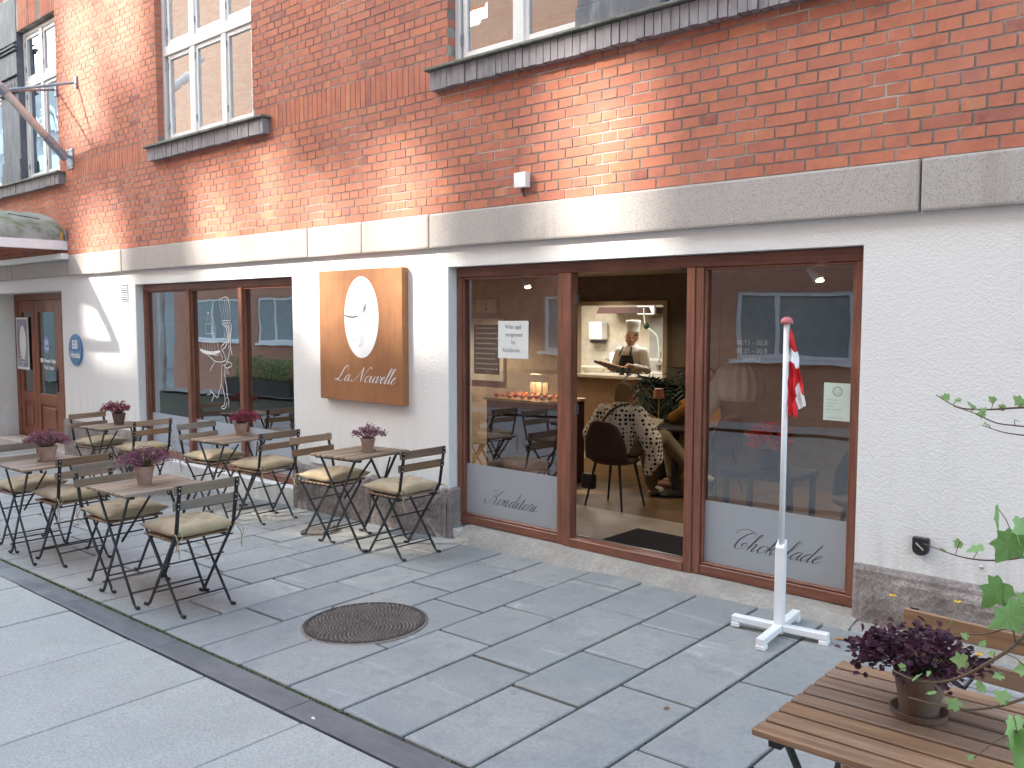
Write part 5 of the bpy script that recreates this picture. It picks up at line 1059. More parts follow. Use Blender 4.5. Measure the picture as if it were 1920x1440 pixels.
# pastry counter
t = thing('pastry_counter', 'glass pastry counter with orange and brown pastries behind the left door pane', 'counter', (-6.0, 2.3, FZ)); m = MB(); m.box(-.42, .42, -.30, .30, 0, .86); m.build('base_cabinet', M['chairin'], t); m = MB(); m.box(-.44, .44, -.32, .32, .86, .885); m.build('display_shelf', M['brass'], t)
m = MB(); m.box(-.43, .43, -.31, -.304, .886, 1.16); m.build('front_glass', M['glass'], t); m = MB(); m.box(-.44, .44, -.32, .2, 1.161, 1.172); m.build('top_glass', M['glass'], t)
for k in range(26):
    m = MB(); m.ell((-.36 + (k % 9) * .09 + U(-.01, .01), -.2 + (k // 9) * .13, .905 + U(0, .01)), (.034, .03, .022), 8, 5); m.build('pastry', M['pastry'] if k % 3 else M['redleaf'], t, smooth=True)
for k in range(3): m = MB(); m.box(-.12 + k * .09, -.05 + k * .09, .05, .07, .93, 1.04); m.build('price_card', M['canvas'], t)
ld = bpy.data.lights.new('counter_light', 'POINT'); ld.energy = 1.3; ld.color = (1, .6, .3); ld.shadow_soft_size = .05; link('counter_light', ld, t, (0, 0, 1.12))
# round table, lamp, palm
t = thing('round_table', 'black round cafe table on a pedestal in front of the seated woman', 'table', (-4.55, 2.72, FZ)); m = MB(); m.lathe([(.001, .655), (.38, .655), (.385, .668), (.38, .68), (.001, .68)], 36); m.build('table_top', M['tabletop'], t); m = MB(); m.tube([(0, 0, .02), (0, 0, .655)], .035, 12); m.build('pedestal', M['tabletop'], t); m = MB(); m.lathe([(.23, 0), (.23, .015), (.04, .04), (.001, .04)], 28); m.build('table_foot', M['tabletop'], t)
t = thing('table_lamp', 'small copper shaded table lamp on a thin stem on the round table', 'lamp', (-4.735, 2.70, FZ + .681)); m = MB(); m.lathe([(.05, 0), (.05, .012), (.008, .016), (.007, .25), (.001, .25)], 16); m.build('stem', M['brass'], t); m = MB(); m.lathe([(.058, .25), (.045, .345), (.001, .347)], 20); m.build('lamp_shade', M['copper'], t)
t = thing('menu_card', 'open cream menu held above the round table by the seated woman', 'menu', (-4.62, 2.30, .60)); m = MB(); m.add([(-.12, -.1, -.02), (.1, -.06, -.06), (.14, .1, .04), (-.08, .06, .06), (-.12, -.1, -.016), (.1, -.06, -.056), (.14, .1, .044), (-.08, .06, .064)], [(0, 3, 2, 1), (4, 5, 6, 7), (0, 1, 5, 4), (1, 2, 6, 5), (2, 3, 7, 6), (3, 0, 4, 7)]); m.build('card', M['canvas'], t)
t = thing('palm_plant', 'dark leafy palm in a pot behind the round table', 'plant', (-5.02, 3.35, FZ)); m = MB(); m.lathe([(.12, 0), (.16, .3), (.17, .32), (.14, .31), (.001, .30)], 18); m.build('pot', M['black'], t)
b = MB(); sb = MB(); rp = random.Random(3)
for k in range(34):
    a = rp.uniform(0, 6.283); ln = rp.uniform(.45, .75); up = rp.uniform(.55, 1.05); P = smooth_pts([(0, 0, .3), (math.cos(a) * ln * .25, math.sin(a) * ln * .25, .3 + up * .62), (math.cos(a) * ln * .62, math.sin(a) * ln * .62, .3 + up * .86), (math.cos(a) * ln, math.sin(a) * ln, .25 + up * .72)], 6); sb.tube(P, .005, 4, False)
    for i in range(6, len(P)):
        d = (P[i] - P[i - 1]).normalized(); sd_ = d.cross(Vector((0, 0, 1))).normalized()
        for q in (-1, 1):
            dr_ = (sd_ * q + d * .8 + Vector((0, 0, -.25))).normalized(); L_ = rp.uniform(.13, .2); w = d * .011; p0 = P[i]; b.add([p0 - w, p0 + dr_ * L_ * .5 - w * 1.2, p0 + dr_ * L_, p0 + dr_ * L_ * .5 + w * 1.2, p0 + w], [(0, 1, 2, 3, 4)], rp.random())
b.build('fronds', M['dgreen'], t, kind='stuff'); sb.build('frond_stems', M['dgreen'], t, kind='stuff')
# upholstered chairs
def cafe_chair(x, y, rz, label):
    t = thing('cafe_chair', label, 'chair', (x, y, FZ), rz); m = MB(); n_ = 12; vs = []
    for j in range(9):
        for i in range(n_ + 1):
            u = -1 + 2 * i / n_; v = j / 8; w = .225 * (1 - .22 * v ** 2) * (1 if v < .6 else 1 - .5 * (v - .6) ** 1.2 * abs(u) ** 0.5); px_, pz = u * w, .44 + v * (.36 - .05 * abs(u) ** 3); py = -.19 - .05 * v + .07 * u * u; vs.append((px_, py, pz))
    q = len(vs); vs += [(a_, b_ - .03, c_) for a_, b_, c_ in vs]; idx = lambda j, i: j * (n_ + 1) + i
    fs = [(idx(j, i), idx(j, i + 1), idx(j + 1, i + 1), idx(j + 1, i)) for j in range(8) for i in range(n_)]; fs = fs + [tuple(k + q for k in f[::-1]) for f in fs]
    rim = [idx(0, i) for i in range(n_ + 1)] + [idx(j, n_) for j in range(1, 9)] + [idx(8, i) for i in range(n_ - 1, -1, -1)] + [idx(j, 0) for j in range(7, 0, -1)]
    fs += [(rim[i], rim[i] + q, rim[(i + 1) % len(rim)] + q, rim[(i + 1) % len(rim)]) for i in range(len(rim))]
    m.add(vs, fs); m.build('backrest', M['chairin'], t, smooth=True)
    m = MB(); m.ell((0, 0, .43), (.23, .23, .045), 20, 8); m.build('seat', M['chairin'], t, smooth=True)
    for sx in (-1, 1):
        for sy in (-1, 1): m = MB(); m.tube([(sx * .13, sy * .12, .41), (sx * .205, sy * .18, 0)], [.014, .009], 8); m.build('leg', M['black'], t)
    return t
cafe_chair(-4.66, 1.86, 0, 'dark brown upholstered chair on black legs in which the woman in the dotted blouse sits')
cafe_chair(-4.28, 3.02, R(80), 'dark brown chair of the guest in the mustard top behind the right door post')

# ---------------- people
def fuse(b, name, mat, parent, vox=.012, sm=4):
    me = bpy.data.meshes.new(name); me.from_pydata(b.v, [], b.f); o = bpy.data.objects.new(name, me); COL.objects.link(o)
    r = o.modifiers.new('r', 'REMESH'); r.mode = 'VOXEL'; r.voxel_size = vox; s = o.modifiers.new('s', 'SMOOTH'); s.factor = .5; s.iterations = sm
    bpy.context.view_layer.update(); dg = bpy.context.evaluated_depsgraph_get(); nm = bpy.data.meshes.new_from_object(o.evaluated_get(dg)); bpy.data.objects.remove(o)
    nm.materials.clear(); nm.materials.append(mat); nm.name = name
    for p in nm.polygons: p.use_smooth = True
    return link(name, nm, parent)
def limb(b, pts, rs, n=10):
    b.tube(pts, rs, n)
    for p, r in zip(pts, rs): b.ell(p, (r, r, r), 10, 7)
def head(b, c, yaw, s=1.0, tilt=0):
    M3 = Matrix.Rotation(yaw, 3, 'Z') @ Matrix.Rotation(tilt, 3, 'X'); c = Vector(c)   # face looks along local -y
    f = lambda x, y, z: c + M3 @ Vector((x * s, y * s, z * s))
    b.ell(f(0, .012, .02), (.074 * s, .092 * s, .095 * s), 16, 12, M3); b.ell(f(0, -.025, -.045), (.052 * s, .058 * s, .062 * s), 14, 10, M3)
    b.ell(f(0, -.088, -.012), (.012 * s, .016 * s, .026 * s), 8, 6, M3); b.ell(f(0, -.076, -.058), (.024 * s, .012 * s, .010 * s), 8, 6, M3); b.ell(f(0, -.066, -.088), (.022 * s, .02 * s, .018 * s), 8, 6, M3)
    for q in (-1, 1): b.ell(f(q * .075, .01, -.01), (.012 * s, .02 * s, .03 * s), 8, 6, M3); b.ell(f(q * .030, -.075, .022), (.018 * s, .012 * s, .007 * s), 8, 6, M3); b.ell(f(q * .036, -.068, -.025), (.02 * s, .018 * s, .02 * s), 8, 6, M3)
    return f
def hand(b, w, d, n_, s=1.0):
    """palm at the wrist w pointing along d, n_ is the palm normal"""
    w = Vector(w); d = Vector(d).normalized(); n_ = Vector(n_).normalized(); sd_ = d.cross(n_).normalized(); n_ = sd_.cross(d)
    for k in range(4): b.tube([w, w + d * .08 * s + sd_ * (k - 1.5) * .019 * s], [.018 * s, .0125 * s], 8)
    for k, L_ in enumerate((.062, .075, .07, .055)):
        p0 = w + d * .08 * s + sd_ * (k - 1.5) * .020 * s; p1 = p0 + (d * .85 + n_ * .35) * L_ * .5 * s; p2 = p1 + (d * .5 + n_ * .8) * L_ * .55 * s; limb(b, [p0, p1, p2], [.0095 * s, .0085 * s, .007 * s], 8)
    p0 = w + d * .025 * s - sd_ * .028 * s; p1 = p0 + (d * .5 - sd_ * .7 + n_ * .3).normalized() * .035 * s; p2 = p1 + (d * .85 - sd_ * .1 + n_ * .5).normalized() * .03 * s; limb(b, [p0, p1, p2], [.013 * s, .011 * s, .009 * s], 8)
# the cook
t = thing('person', 'person in tall white cook hat and black apron holding a tray behind the counter', 'person', (-6.57, 4.92, FZ)); t.scale = (1.07, 1.07, 1.07)
hd = Vector((0.01, -.03, 1.365)); b = MB()
limb(b, [(0, 0, .86), (0, 0, 1.02), (0, .0, 1.17)], [.125, .105, .12]); b.ell((0, 0, 1.19), (.17, .085, .08), 14, 9); limb(b, [(0, 0, 1.20), (0, -.01, 1.29)], [.05, .046]); head(b, hd, .15, .93, .12)
for q in (-1, 1):
    limb(b, [(q * .08, 0, .84), (q * .09, -.02, .47), (q * .09, .01, .08)], [.085, .058, .04]); b.ell((q * .09, -.06, .035), (.042, .115, .034), 10, 7)
RH = Vector((-.11, -.32, 1.03)); LH = Vector((.17, -.33, 1.05))
limb(b, [(-.17, 0, 1.20), (-.25, -.02, .98), RH], [.047, .036, .024]); limb(b, [(.17, 0, 1.20), (.235, -.03, .98), LH], [.047, .036, .024])
hand(b, RH, (.55, -.45, -.35), (.2, .1, 1)); hand(b, LH, (-.3, -.6, -.45), (-.1, .1, 1)); fuse(b, 'body', M['skin'], t, .0075, 3)
b = MB(); limb(b, [(0, 0, .80), (0, 0, 1.02), (0, .0, 1.17)], [.15, .125, .135]); b.ell((0, .005, 1.19), (.185, .10, .085), 14, 9); limb(b, [(-.17, 0, 1.19), (-.255, -.015, .98), (-.165, -.215, 1.01)], [.066, .055, .046]); limb(b, [(.17, 0, 1.19), (.24, -.025, .98), (.195, -.21, 1.02)], [.066, .055, .046]); b.tube([(0, .005, 1.22), (0, 0, 1.265)], [.075, .058], 12); fuse(b, 'jacket', M['chefwhite'], t, .011, 4)
b = MB(); vs = []
for j in range(13):
    v = j / 12; z = 1.155 - v * .62; w = (.085 + .055 * min(1, v * 3)); yd = -.163 - .030 * min(1, v * 1.6)
    for i in range(11): u = -1 + i / 5; vs.append((u * w, yd + .055 * u * u + .004 * math.sin(u * 9 + v * 5), z))
b.add(vs, [(j * 11 + i, j * 11 + i + 1, (j + 1) * 11 + i + 1, (j + 1) * 11 + i) for j in range(12) for i in range(10)]); 
for q in (-1, 1): b.bar((q * .08, -.150, 1.15), (q * .062, -.095, 1.262), .022, .006)
b.build('apron', M['apron'], t, smooth=True)
b = MB(); P_ = [(.078, 0), (.080, .045), (.074, .052), (.084, .11), (.090, .155), (.082, .172), (.001, .176)]; b.lathe([(r * (1 + .0), z) for r, z in P_], 26, (hd.x + .005, hd.y + .025, hd.z + .045)); 
for i in range(26 * 2, len(b.v)):
    x, y, z = b.v[i]; k = i % 26; f_ = 1 + .035 * (-1) ** k; b.v[i] = (hd.x + .005 + (x - hd.x - .005) * f_ + .12 * (z - hd.z - .05) * .35, hd.y + .025 + (y - hd.y - .025) * f_, z)
b.build('cook_hat', M['chefwhite'], t, smooth=True)
b = MB(); b.ell((hd.x, hd.y + .03, hd.z + .012), (.076, .080, .075), 14, 9); fuse(b, 'hair', M['hair'], t, .01, 2)
b = MB(); 
for q in (-1, 1): b.ell(hd + Vector((q * .028 - .013, -.078, .014)), (.010, .004, .004), 8, 5)
b.build('eyes', M['hair_d'], t)
b = MB(); 
for q in (-1, 1): limb(b, [(q * .08, 0, .86), (q * .09, -.02, .47), (q * .09, .01, .10)], [.11, .085, .07])
fuse(b, 'trousers', M['apron'], t, .014, 3)
t = thing('baking_tray', 'black tray of orange pastries tilted in the hands of the cook', 'tray', (-6.53, 4.53, .945)); t.rotation_euler = (-.25, .20, .1)
b = MB(); b.box(-.27, .25, -.15, .17, 0, .012); b.box(-.27, .25, -.152, -.14, .012, .03); b.build('tray_plate', M['tray'], t)
for k in range(21): b = MB(); b.ell((-.20 + (k % 7) * .062, -.09 + (k // 7) * .09, .03), (.035, .035, .02), 9, 6); b.build('pastry', M['pastry'], t, smooth=True)
t = thing('coffee_cup', 'dark cups standing on the counter top in front of the cook', 'cup', (-6.02, 4.05, .916)); 
b = MB(); b.lathe([(.03, 0), (.04, .09), (.036, .09), (.001, .02)], 14); b.lathe([(.03, 0), (.04, .09), (.036, .09), (.001, .02)], 14, (-.12, .03, 0)); b.build('cup_pair', M['black'], t)
# the woman seen from behind
t = thing('person', 'seated woman seen from behind in a cream blouse with black dots reading a menu', 'person', (-4.68, 1.95, FZ))
hd = Vector((-.02, .10, 1.005)); b = MB(); limb(b, [(0, 0, .53), (0, .0, .68), (0, .03, .82)], [.135, .12, .12]); b.ell((0, .035, .85), (.18, .09, .07), 14, 9); limb(b, [(0, .05, .87), (-.01, .075, .95)], [.052, .05]); head(b, hd, math.pi - .35, 1.0, .25)
for q, kn, ft in ((-1, (-.02, .44, .55), (.02, .52, .09)), (1, (.22, .42, .60), (.42, .60, .28))):
    limb(b, [(q * .08, .04, .52), kn, ft], [.09, .062, .04]); 
b.ell((.02, .59, .035), (.042, .12, .038), 10, 7); b.ell((.50, .64, .22), (.11, .045, .04), 10, 7)
RH = Vector((.02, .32, .74)); LH = Vector((-.12, .33, .72)); limb(b, [(.18, .03, .85), (.30, .10, .63), RH], [.048, .037, .024]); limb(b, [(-.18, .03, .85), (-.29, .08, .63), LH], [.048, .037, .024]); hand(b, RH, (-.3, .8, 0), (-1, 0, .3)); hand(b, LH, (.3, .8, 0), (1, 0, .3)); fuse(b, 'body', M['skin_d'], t, .0085, 3)
b = MB(); limb(b, [(0, -.02, .56), (0, -.01, .68), (0, .02, .80)], [.165, .16, .16]); b.ell((0, .02, .845), (.225, .125, .085), 14, 9); limb(b, [(.18, .02, .83), (.32, .05, .62), (.32, .10, .45), (.27, .08, .33)], [.10, .10, .085, .055]); limb(b, [(-.18, .02, .83), (-.33, .05, .62), (-.30, .16, .56)], [.10, .11, .09]); limb(b, [(.3, .08, .6), (.15, .25, .68)], [.09, .06]); fuse(b, 'dotted_blouse', M['dots'], t, .013, 5)
b = MB(); b.ell(hd + Vector((-.005, -.012, .035)), (.085, .098, .088), 16, 10); b.ell(hd + Vector((0, -.05, -.01)), (.075, .065, .075), 12, 8); fuse(b, 'hair', M['hair'], t, .008, 2)
b = MB(); 
for q, kn, ft in ((-1, (-.02, .44, .55), (.02, .52, .14)), (1, (.22, .42, .60), (.40, .58, .32))): limb(b, [(q * .08, .04, .52), kn, ft], [.11, .085, .065])
b.ell((0, .02, .52), (.16, .14, .1)); fuse(b, 'trousers', M['trouser'], t, .012, 3)
b = MB(); b.ell((.02, .60, .035), (.05, .13, .042), 12, 8); b.ell((.51, .645, .215), (.125, .05, .045), 12, 8); fuse(b, 'shoes', M['shoe'], t, .008, 2)
b = MB(); P_ = smooth_pts([(.09, .02, .935), (.02, -.105, .90), (-.06, -.16, .80), (-.14, -.165, .66), (-.21, -.12, .54)], 5); b.tube(P_, .011, 6); b.build('bag_strap', M['black'], t, smooth=True)
t = thing('handbag', 'small black handbag hanging beside the chair of the seated woman', 'bag', (-4.90, 1.78, .10)); b = MB(); b.box(-.07, .07, -.03, .03, -.08, .06); b.build('bag_body', M['black'], t, bevel=.015, seg=2)
# guest in a mustard top, half hidden by the post
t = thing('person', 'seated guest in a mustard top behind the right door post, chin on hand', 'person', (-4.36, 3.00, FZ)); hd = Vector((-.05, 0, 1.10)); b = MB(); limb(b, [(0, 0, .53), (0, 0, .70), (-.02, 0, .86)], [.13, .115, .12]); b.ell((-.02, 0, .90), (.09, .18, .07), 14, 9); limb(b, [(-.02, 0, .93), (-.04, 0, 1.01)], [.052, .048]); head(b, hd, -R(90), 1.0)
for q in (-1, 1): limb(b, [(-.03, q * .08, .52), (-.42, q * .08, .54), (-.36 - .03 * q, q * .09, .09)], [.09, .062, .04]); b.ell((-.42 - .03 * q, q * .09, .035), (.12, .042, .038), 10, 7)
H1 = Vector((-.14, -.07, .99)); limb(b, [(-.02, -.18, .90), (-.24, -.22, .73), H1], [.048, .037, .024]); hand(b, H1, (.3, .4, .8), (.4, .8, 0), .9); limb(b, [(-.02, .18, .90), (-.22, .22, .74), (-.34, .05, .74)], [.048, .037, .024]); hand(b, (-.34, .05, .74), (-.6, -.6, 0), (0, 0, -1)); fuse(b, 'body', M['skin'], t, .0085, 3)
b = MB(); limb(b, [(0, 0, .54), (0, 0, .70), (-.02, 0, .86)], [.155, .14, .14]); b.ell((-.02, 0, .90), (.105, .195, .08), 14, 9); limb(b, [(-.02, -.18, .90), (-.25, -.225, .74), (-.19, -.14, .87)], [.065, .06, .05]); limb(b, [(-.02, .18, .90), (-.23, .225, .75), (-.30, .1, .74)], [.065, .06, .05]); fuse(b, 'mustard_top', M['mustard'], t, .011, 4)
b = MB(); b.ell(hd + Vector((.025, 0, .03)), (.092, .088, .09), 14, 10); b.ell(hd + Vector((.05, 0, -.05)), (.06, .085, .1), 12, 8); fuse(b, 'hair', M['hair'], t, .009, 2)
b = MB(); b.ell((-.02, 0, .52), (.15, .17, .1))
for q in (-1, 1): limb(b, [(-.03, q * .08, .52), (-.42, q * .08, .54), (-.36 - .03 * q, q * .09, .14)], [.11, .085, .065])
fuse(b, 'trousers', M['beige'], t, .012, 3)
# things behind the right window
t = thing('fabric_lampshade', 'pleated cream fabric lampshade hanging behind the right shop window', 'lampshade', (-3.09, 1.2, 1.0)); b = MB(); n_ = 60; prof = [(.15, .0), (.175, .06), (.18, .14), (.155, .22), (.10, .275), (.04, .29)]
b.lathe(prof, n_); 
for i in range(len(b.v)): k = i % n_; x, y, z = b.v[i]; f_ = 1 + .05 * (-1) ** (k // 2); b.v[i] = (x * f_, y * f_, z)
b.build('pleated_shade', M['canvas'], t, smooth=True); b = MB(); b.tube([(0, 0, .29), (0, 0, 1.1)], .003, 6); b.build('cord', M['black'], t)
t = thing('fabric_lampshade', 'smaller drooping cream fabric shade hanging left of the pleated lampshade', 'lampshade', (-3.25, 1.12, .92)); b = MB(); b.ell((0, 0, .11), (.075, .07, .15), 14, 9, Matrix.Rotation(.35, 3, 'Y')); b.build('shade', M['canvas'], t, smooth=True); b = MB(); b.tube([(.04, 0, .25), (.04, 0, 1.18)], .003, 6); b.build('cord', M['black'], t)
t = thing('red_plant', 'bright red leaved plant standing low behind the right shop window', 'plant', (-2.56, .62, .62)); b = MB()
for k in range(260):
    a = U(0, 6.283); e_ = U(-.1, 1.4); d = Vector((math.cos(a) * math.cos(e_), math.sin(a) * math.cos(e_), math.sin(e_))); p = Vector((0, 0, .16)) + d * U(.03, .13); m_ = frame_of(d + Vector((U(-.6, .6), U(-.6, .6), U(-.5, .3))), U(-1, 1)); b.add([p + m_ @ Vector(v) * .055 for v in [(0, 0, 0), (.5, .3, .1), (1.1, 0, -.1), (.5, -.3, .1)]], [(0, 1, 2, 3)], U(0, 1))
b.build('foliage', M['redleaf'], t, kind='stuff'); b = MB(); b.lathe([(.06, 0), (.085, .12), (.08, .12), (.001, .1)], 16); b.build('pot', M['black'], t)
t = thing('display_table', 'dark low display table behind the right shop window', 'table', (-2.56, .62, FZ)); b = MB(); b.box(-.25, .25, -.2, .2, .70, .738); b.build('table_top', M['tabletop'], t)
for q in (-1, 1):
    for s in (-1, 1): b = MB(); b.box(q * .22 - .015, q * .22 + .015, s * .17 - .015, s * .17 + .015, 0, .70); b.build('leg', M['tabletop'], t)
cafe_chair(-2.25, 1.5, R(200), 'dark chair behind the frosted lettering of the right shop window'); cafe_chair(-8.6, 1.5, R(170), 'dark chair behind the three pane window')

# ================================================================== THE OTHER SIDE OF THE STREET (seen in the panes)
n = N('opposite_brick'); c = n.coord(); br = n.n('TexBrick', Vector=n.n('Mapping', Vector=n.n('CombineXYZ', i0=n.n('SeparateXYZ', Vector=c).outputs[0], i1=n.n('SeparateXYZ', Vector=c).outputs[2]).outputs[0]).outputs[0], Scale=1.0)
br.inputs['Color1'].default_value = (.46, .19, .12, 1); br.inputs['Color2'].default_value = (.54, .24, .16, 1); br.inputs['Mortar'].default_value = (.30, .24, .2, 1); br.inputs['Brick Width'].default_value = .24; br.inputs['Row Height'].default_value = .067; br.inputs['Mortar Size'].default_value = .006
M['oppbrick'] = n.set(br.outputs[0], .9)
n = N('opposite_brick_sunlit_tone'); c = n.coord(); br = n.n('TexBrick', Vector=n.n('Mapping', Vector=n.n('CombineXYZ', i0=n.n('SeparateXYZ', Vector=c).outputs[0], i1=n.n('SeparateXYZ', Vector=c).outputs[2]).outputs[0]).outputs[0], Scale=1.0)
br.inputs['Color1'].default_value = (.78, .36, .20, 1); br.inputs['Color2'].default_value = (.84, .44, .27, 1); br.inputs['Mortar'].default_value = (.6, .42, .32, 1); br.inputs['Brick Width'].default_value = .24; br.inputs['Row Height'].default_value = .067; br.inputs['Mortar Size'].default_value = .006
M['oppbrick_sunlit'] = n.set(br.outputs[0], .9)  # lightened brick: sun on the upper facade is put into its colour
M['oppstone'] = plain('grey_stone_facade', (.33, .34, .34), .8, var=.25, sc=1.5)
OP = thing('opposite_building', 'red brick building across the street mirrored in the shop panes', 'building', (0, 0, 0)); YO = -9.35
OW = [(-7.55, -5.45, .88, 2.05), (-3.6, -1.5, .88, 2.05), (-12.0, -9.9, .88, 2.05), (.6, 2.7, .88, 2.05), (-16.3, -14.9, .9, 2.0), (-19.9, -17.6, .88, 2.17), (-22.9, -20.6, .88, 2.17), (-26.6, -23.7, .88, 2.17)]
def opp_wall(name, mat, x0, x1, z0, z1, yf, yb, holes): return holes_wall(name, mat, x0, x1, z0, z1, yf, yb, holes, OP)
opp_wall('brick_wall', M['oppbrick'], -28, 9, -.9, 4.6, YO - .3, YO, OW)
UPW = [(x, x + 1.3, z, z + 1.5) for x in (-26.5, -23.5, -20.5, -17.5, -14.5, -11.5, -8.5, -5.5, -2.5, .5, 3.5) for z in (5.4,)]
opp_wall('upper_wall', M['oppbrick_sunlit'], -28, 9, 4.602, 7.5, YO - .3, YO, UPW)
for (x0, x1, z0, z1) in OW + UPW:
    m = MB(); m.box(x0, x0 + .07, YO - .10, YO - .03, z0, z1); m.box(x1 - .07, x1, YO - .10, YO - .03, z0, z1); m.box(x0 + .07, x1 - .07, YO - .10, YO - .03, z0, z0 + .07); m.box(x0 + .07, x1 - .07, YO - .10, YO - .03, z1 - .07, z1); xm = x0 + (x1 - x0) * .36; m.box(xm - .04, xm + .04, YO - .10, YO - .03, z0 + .07, z1 - .07)
    w = m.build('window', M['pvc'], OP); m = MB(); m.box(x0 + .07, x1 - .07, YO - .08, YO - .07, z0 + .07, z1 - .07); m.build('pane', M['oppglass'], w); m = MB(); m.box(x0 - .08, x1 + .08, YO - .03, YO + .09, z0 - .07, z0 - .002); m.build('sill', M['oppwhite'], w)
m = MB(); m.box(-15.2, -12.0, YO, YO + 1.0, 2.50, 2.60); m.build('entrance_awning', M['oppwhite'], OP)
m = MB(); m.box(-28, 9, YO - .32, YO + .06, 4.5, 4.601); m.build('string_course', M['oppwhite'], OP)
m = MB(); m.box(-28, 9, YO - 8, YO - .301, -.9, 7.4); m.build('building_core', M['oppbrick'], OP)
# added screen wall on the roof, its holes placed to shape the sun patches
s_ = 9.45 / SUN.y; DX = SUN.x * s_; DZ = -SUN.z * s_
def sun_hole(x0, x1, z0, z1, y=0): 
    s2 = (9.45 + y) / SUN.y; return (x0 - SUN.x * s2, x1 - SUN.x * s2, z0 - SUN.z * s2, z1 - SUN.z * s2)
SUN_HOLES = [sun_hole(-7.95, -7.25, 1.45, 1.99), sun_hole(-11.9, -10.75, 3.7, 5.6), sun_hole(-10.65, -9.75, 4.3, 5.8), sun_hole(-11.5, -10.35, 1.15, 2.95), sun_hole(-8.65, -7.75, 1.95, 3.0), sun_hole(-7.6, -6.95, 1.75, 3.15), sun_hole(-6.85, -5.95, 1.35, 2.75), sun_hole(-5.8, -5.0, 1.45, 2.9), sun_hole(-3.85, -3.1, 1.9, 3.2), sun_hole(-7.4, -6.4, -.30, .02, -.4), sun_hole(-6.0, -4.75, -.3, .05, -.35)]
LIM = [b_ for b_ in SUN_HOLES]
opp_wall('sun_screen_wall', M['oppbrick_sunlit'], -30, 9, 7.502, 15.6, YO - .16, YO - .06, LIM)
for p_, q_ in (((-20.2, YO + .25, 6.2), (-16.2, YO + .25, 9.3)), ((-14.5, YO + .25, 9.3), (-16.2, YO + .25, 9.3)), ((-9.5, YO + .25, 7.2), (-7.0, YO + .25, 9.0))):
    m = MB(); m.bar(p_, q_, .28, .2); m.build('steel_brace', M['galv'], OP)
# white neighbour and trees further along the street
t = thing('white_building', 'white glazed building farther along the opposite side of the street', 'building', (0, 0, 0)); m = MB(); m.box(-46, -28.4, -17, -9.9, -1.4, 11.6); m.build('wall', M['oppstone'], t)
for k in range(6):
    for q_ in range(3): m = MB(); cx_ = -44 + k * 2.8; m.tube([(cx_ + (1.15 - .3 * q_) * math.cos(R(a)), -9.86 + .03 * q_, 9.0 + (1.15 - .3 * q_) * math.sin(R(a))) for a in range(0, 181, 15)], .07, 6); m.build('arch_moulding', M['oppwhite'], t)
for k in range(6):
    for z in (-.2, 2.8, 6.0): m = MB(); m.box(-45 + k * 2.8, -43 + k * 2.8, -9.895, -9.86, z, z + 2.2); m.build('window', M['oppglass'], t)
t = thing('white_building', 'pale end building closing the left end of the street', 'building', (0, 0, 0)); m = MB(); m.box(-52, -48, -9, 10, -1.6, 9); m.build('wall', M['oppwhite'], t)
pv = sheet('opposite_pavement', M['concrete'], -46, 12, -9.35, -8.26, .05, 40, 1)
t = thing('planter_hedge', 'dark planter box with green and brown shrubs across the street', 'planter', (-21.5, -8.6, g(-21.5, -8.6) + .05)); m = MB(); m.box(-1.6, 1.6, -.25, .25, 0, .45); m.build('planter_box', M['black'], t); b = MB()
for k in range(1700):
    p = Vector((U(-1.6, 1.6), U(-.3, .3), .45 + U(0, .6) * (1 - .3 * abs(noise.noise((k * .1, 0, 0)))))); m_ = frame_of(Vector((U(-1, 1), U(-1, 1), U(-.5, 1)))); b.add([p + m_ @ Vector(v) * .09 for v in [(0, 0, 0), (.5, .3, .1), (1, 0, 0), (.5, -.3, .1)]], [(0, 1, 2, 3)], U(0, .8))
b.build('shrub_foliage', M['green'], t, kind='stuff')
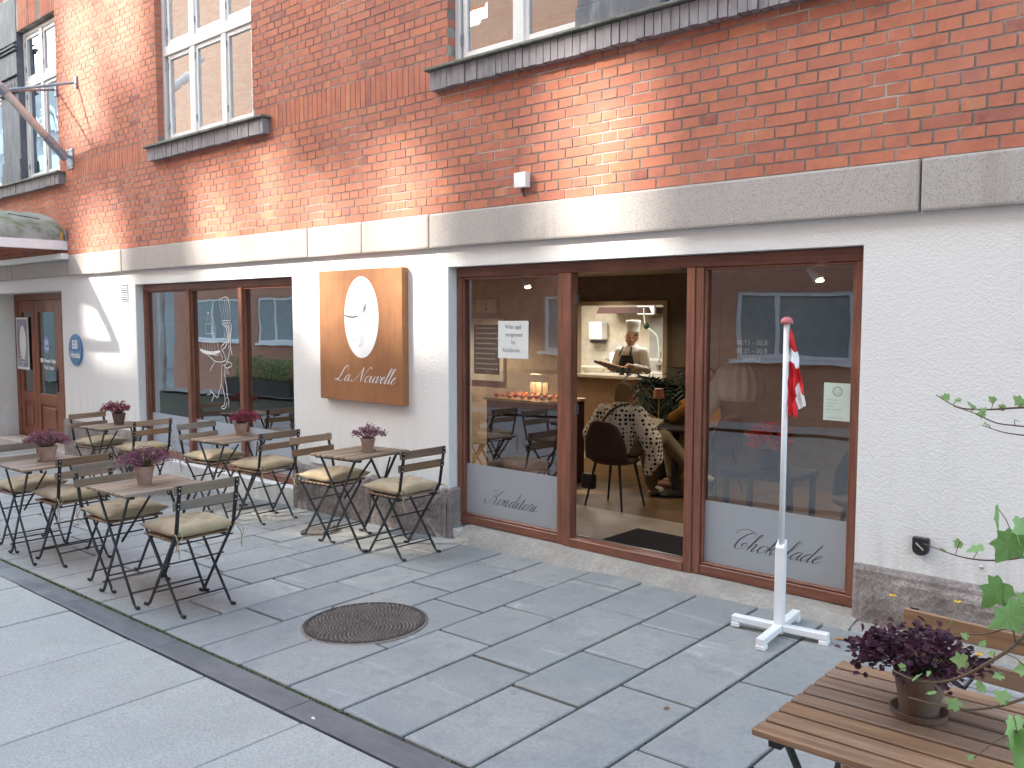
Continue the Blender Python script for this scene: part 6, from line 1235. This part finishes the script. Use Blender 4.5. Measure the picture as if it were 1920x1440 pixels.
t = thing('utility_box', 'white utility box on the opposite pavement', 'box', (-19.3, -8.7, g(-19.3, -8.7) + .05)); m = MB(); m.box(-.25, .25, -.2, .2, 0, .85); m.box(-.28, .28, -.23, .23, .851, .9); m.build('cabinet', M['oppwhite'], t)
t = thing('street_tree', 'bare tree trunk on the opposite pavement at the left', 'tree', (-27.0, -8.4, g(-27, -8.4))); m = MB(); m.tube([(0, 0, 0), (.05, 0, 2), (-.05, 0, 4.5), (.1, .1, 7)], [.16, .13, .11, .05], 10); m.build('trunk', M['oldwood'], t)
# the pot and cane from which the vine grows, just right of the picture
b = MB(); b.lathe([(.13, 0), (.18, .32), (.20, .34), (.20, .40), (.17, .40), (.16, .36), (.001, .36)], 24, (.16, -3.12, g(.16, -3.12))); b.build('pot', M['terra'], vt)
b = MB(); b.tube([(.16, -3.12, .3), (.15, -3.12, 1.75)], .011, 8); b.build('cane', M['oldwood'], vt, smooth=True)
b = MB(); P = smooth_pts([(.14, -3.10, .34), (.11, -3.13, .7), (.17, -3.10, 1.05), (.12, -3.09, 1.35), (.15, -3.10, 1.62)], 8); b.tube(P, [.009 * (1 - .5 * k / len(P)) for k in range(len(P))], 7); b.build('main_stem', M['stem'], vt, smooth=True)
for s in VS:
    a = Vector(s[0]); q = min(P, key=lambda p: abs(p.z - a.z + .06)); c = (a + q) / 2 + Vector((0, 0, .02)); b = MB(); b.tube(smooth_pts([q, c, a], 5), .0024, 6); b.build('stem', M['stem'], vt, smooth=True)
for k in range(26):
    p = Vector(rv.choice(P)) + Vector((rv.uniform(-.10, .14), rv.uniform(-.14, .12), rv.uniform(-.05, .08))); s_ = rv.uniform(.03, .055); m_ = frame_of(Vector((rv.uniform(-1, 1), rv.uniform(-1, 1), rv.uniform(-.8, .2))), rv.uniform(-1, 1) + 1)
    o = link('leaf', leaf_mesh('leaf', s_, M['green'], rv.uniform(.2, .8), 1, k), vt); o.matrix_local = Matrix.Translation(p) @ m_.to_4x4(); q = min(P, key=lambda a: (a - p).length); b = MB(); b.tube([q, (q + p) / 2 + Vector((0, 0, .01)), p], .001, 5); b.build('leaf_stalk', M['stem'], vt)
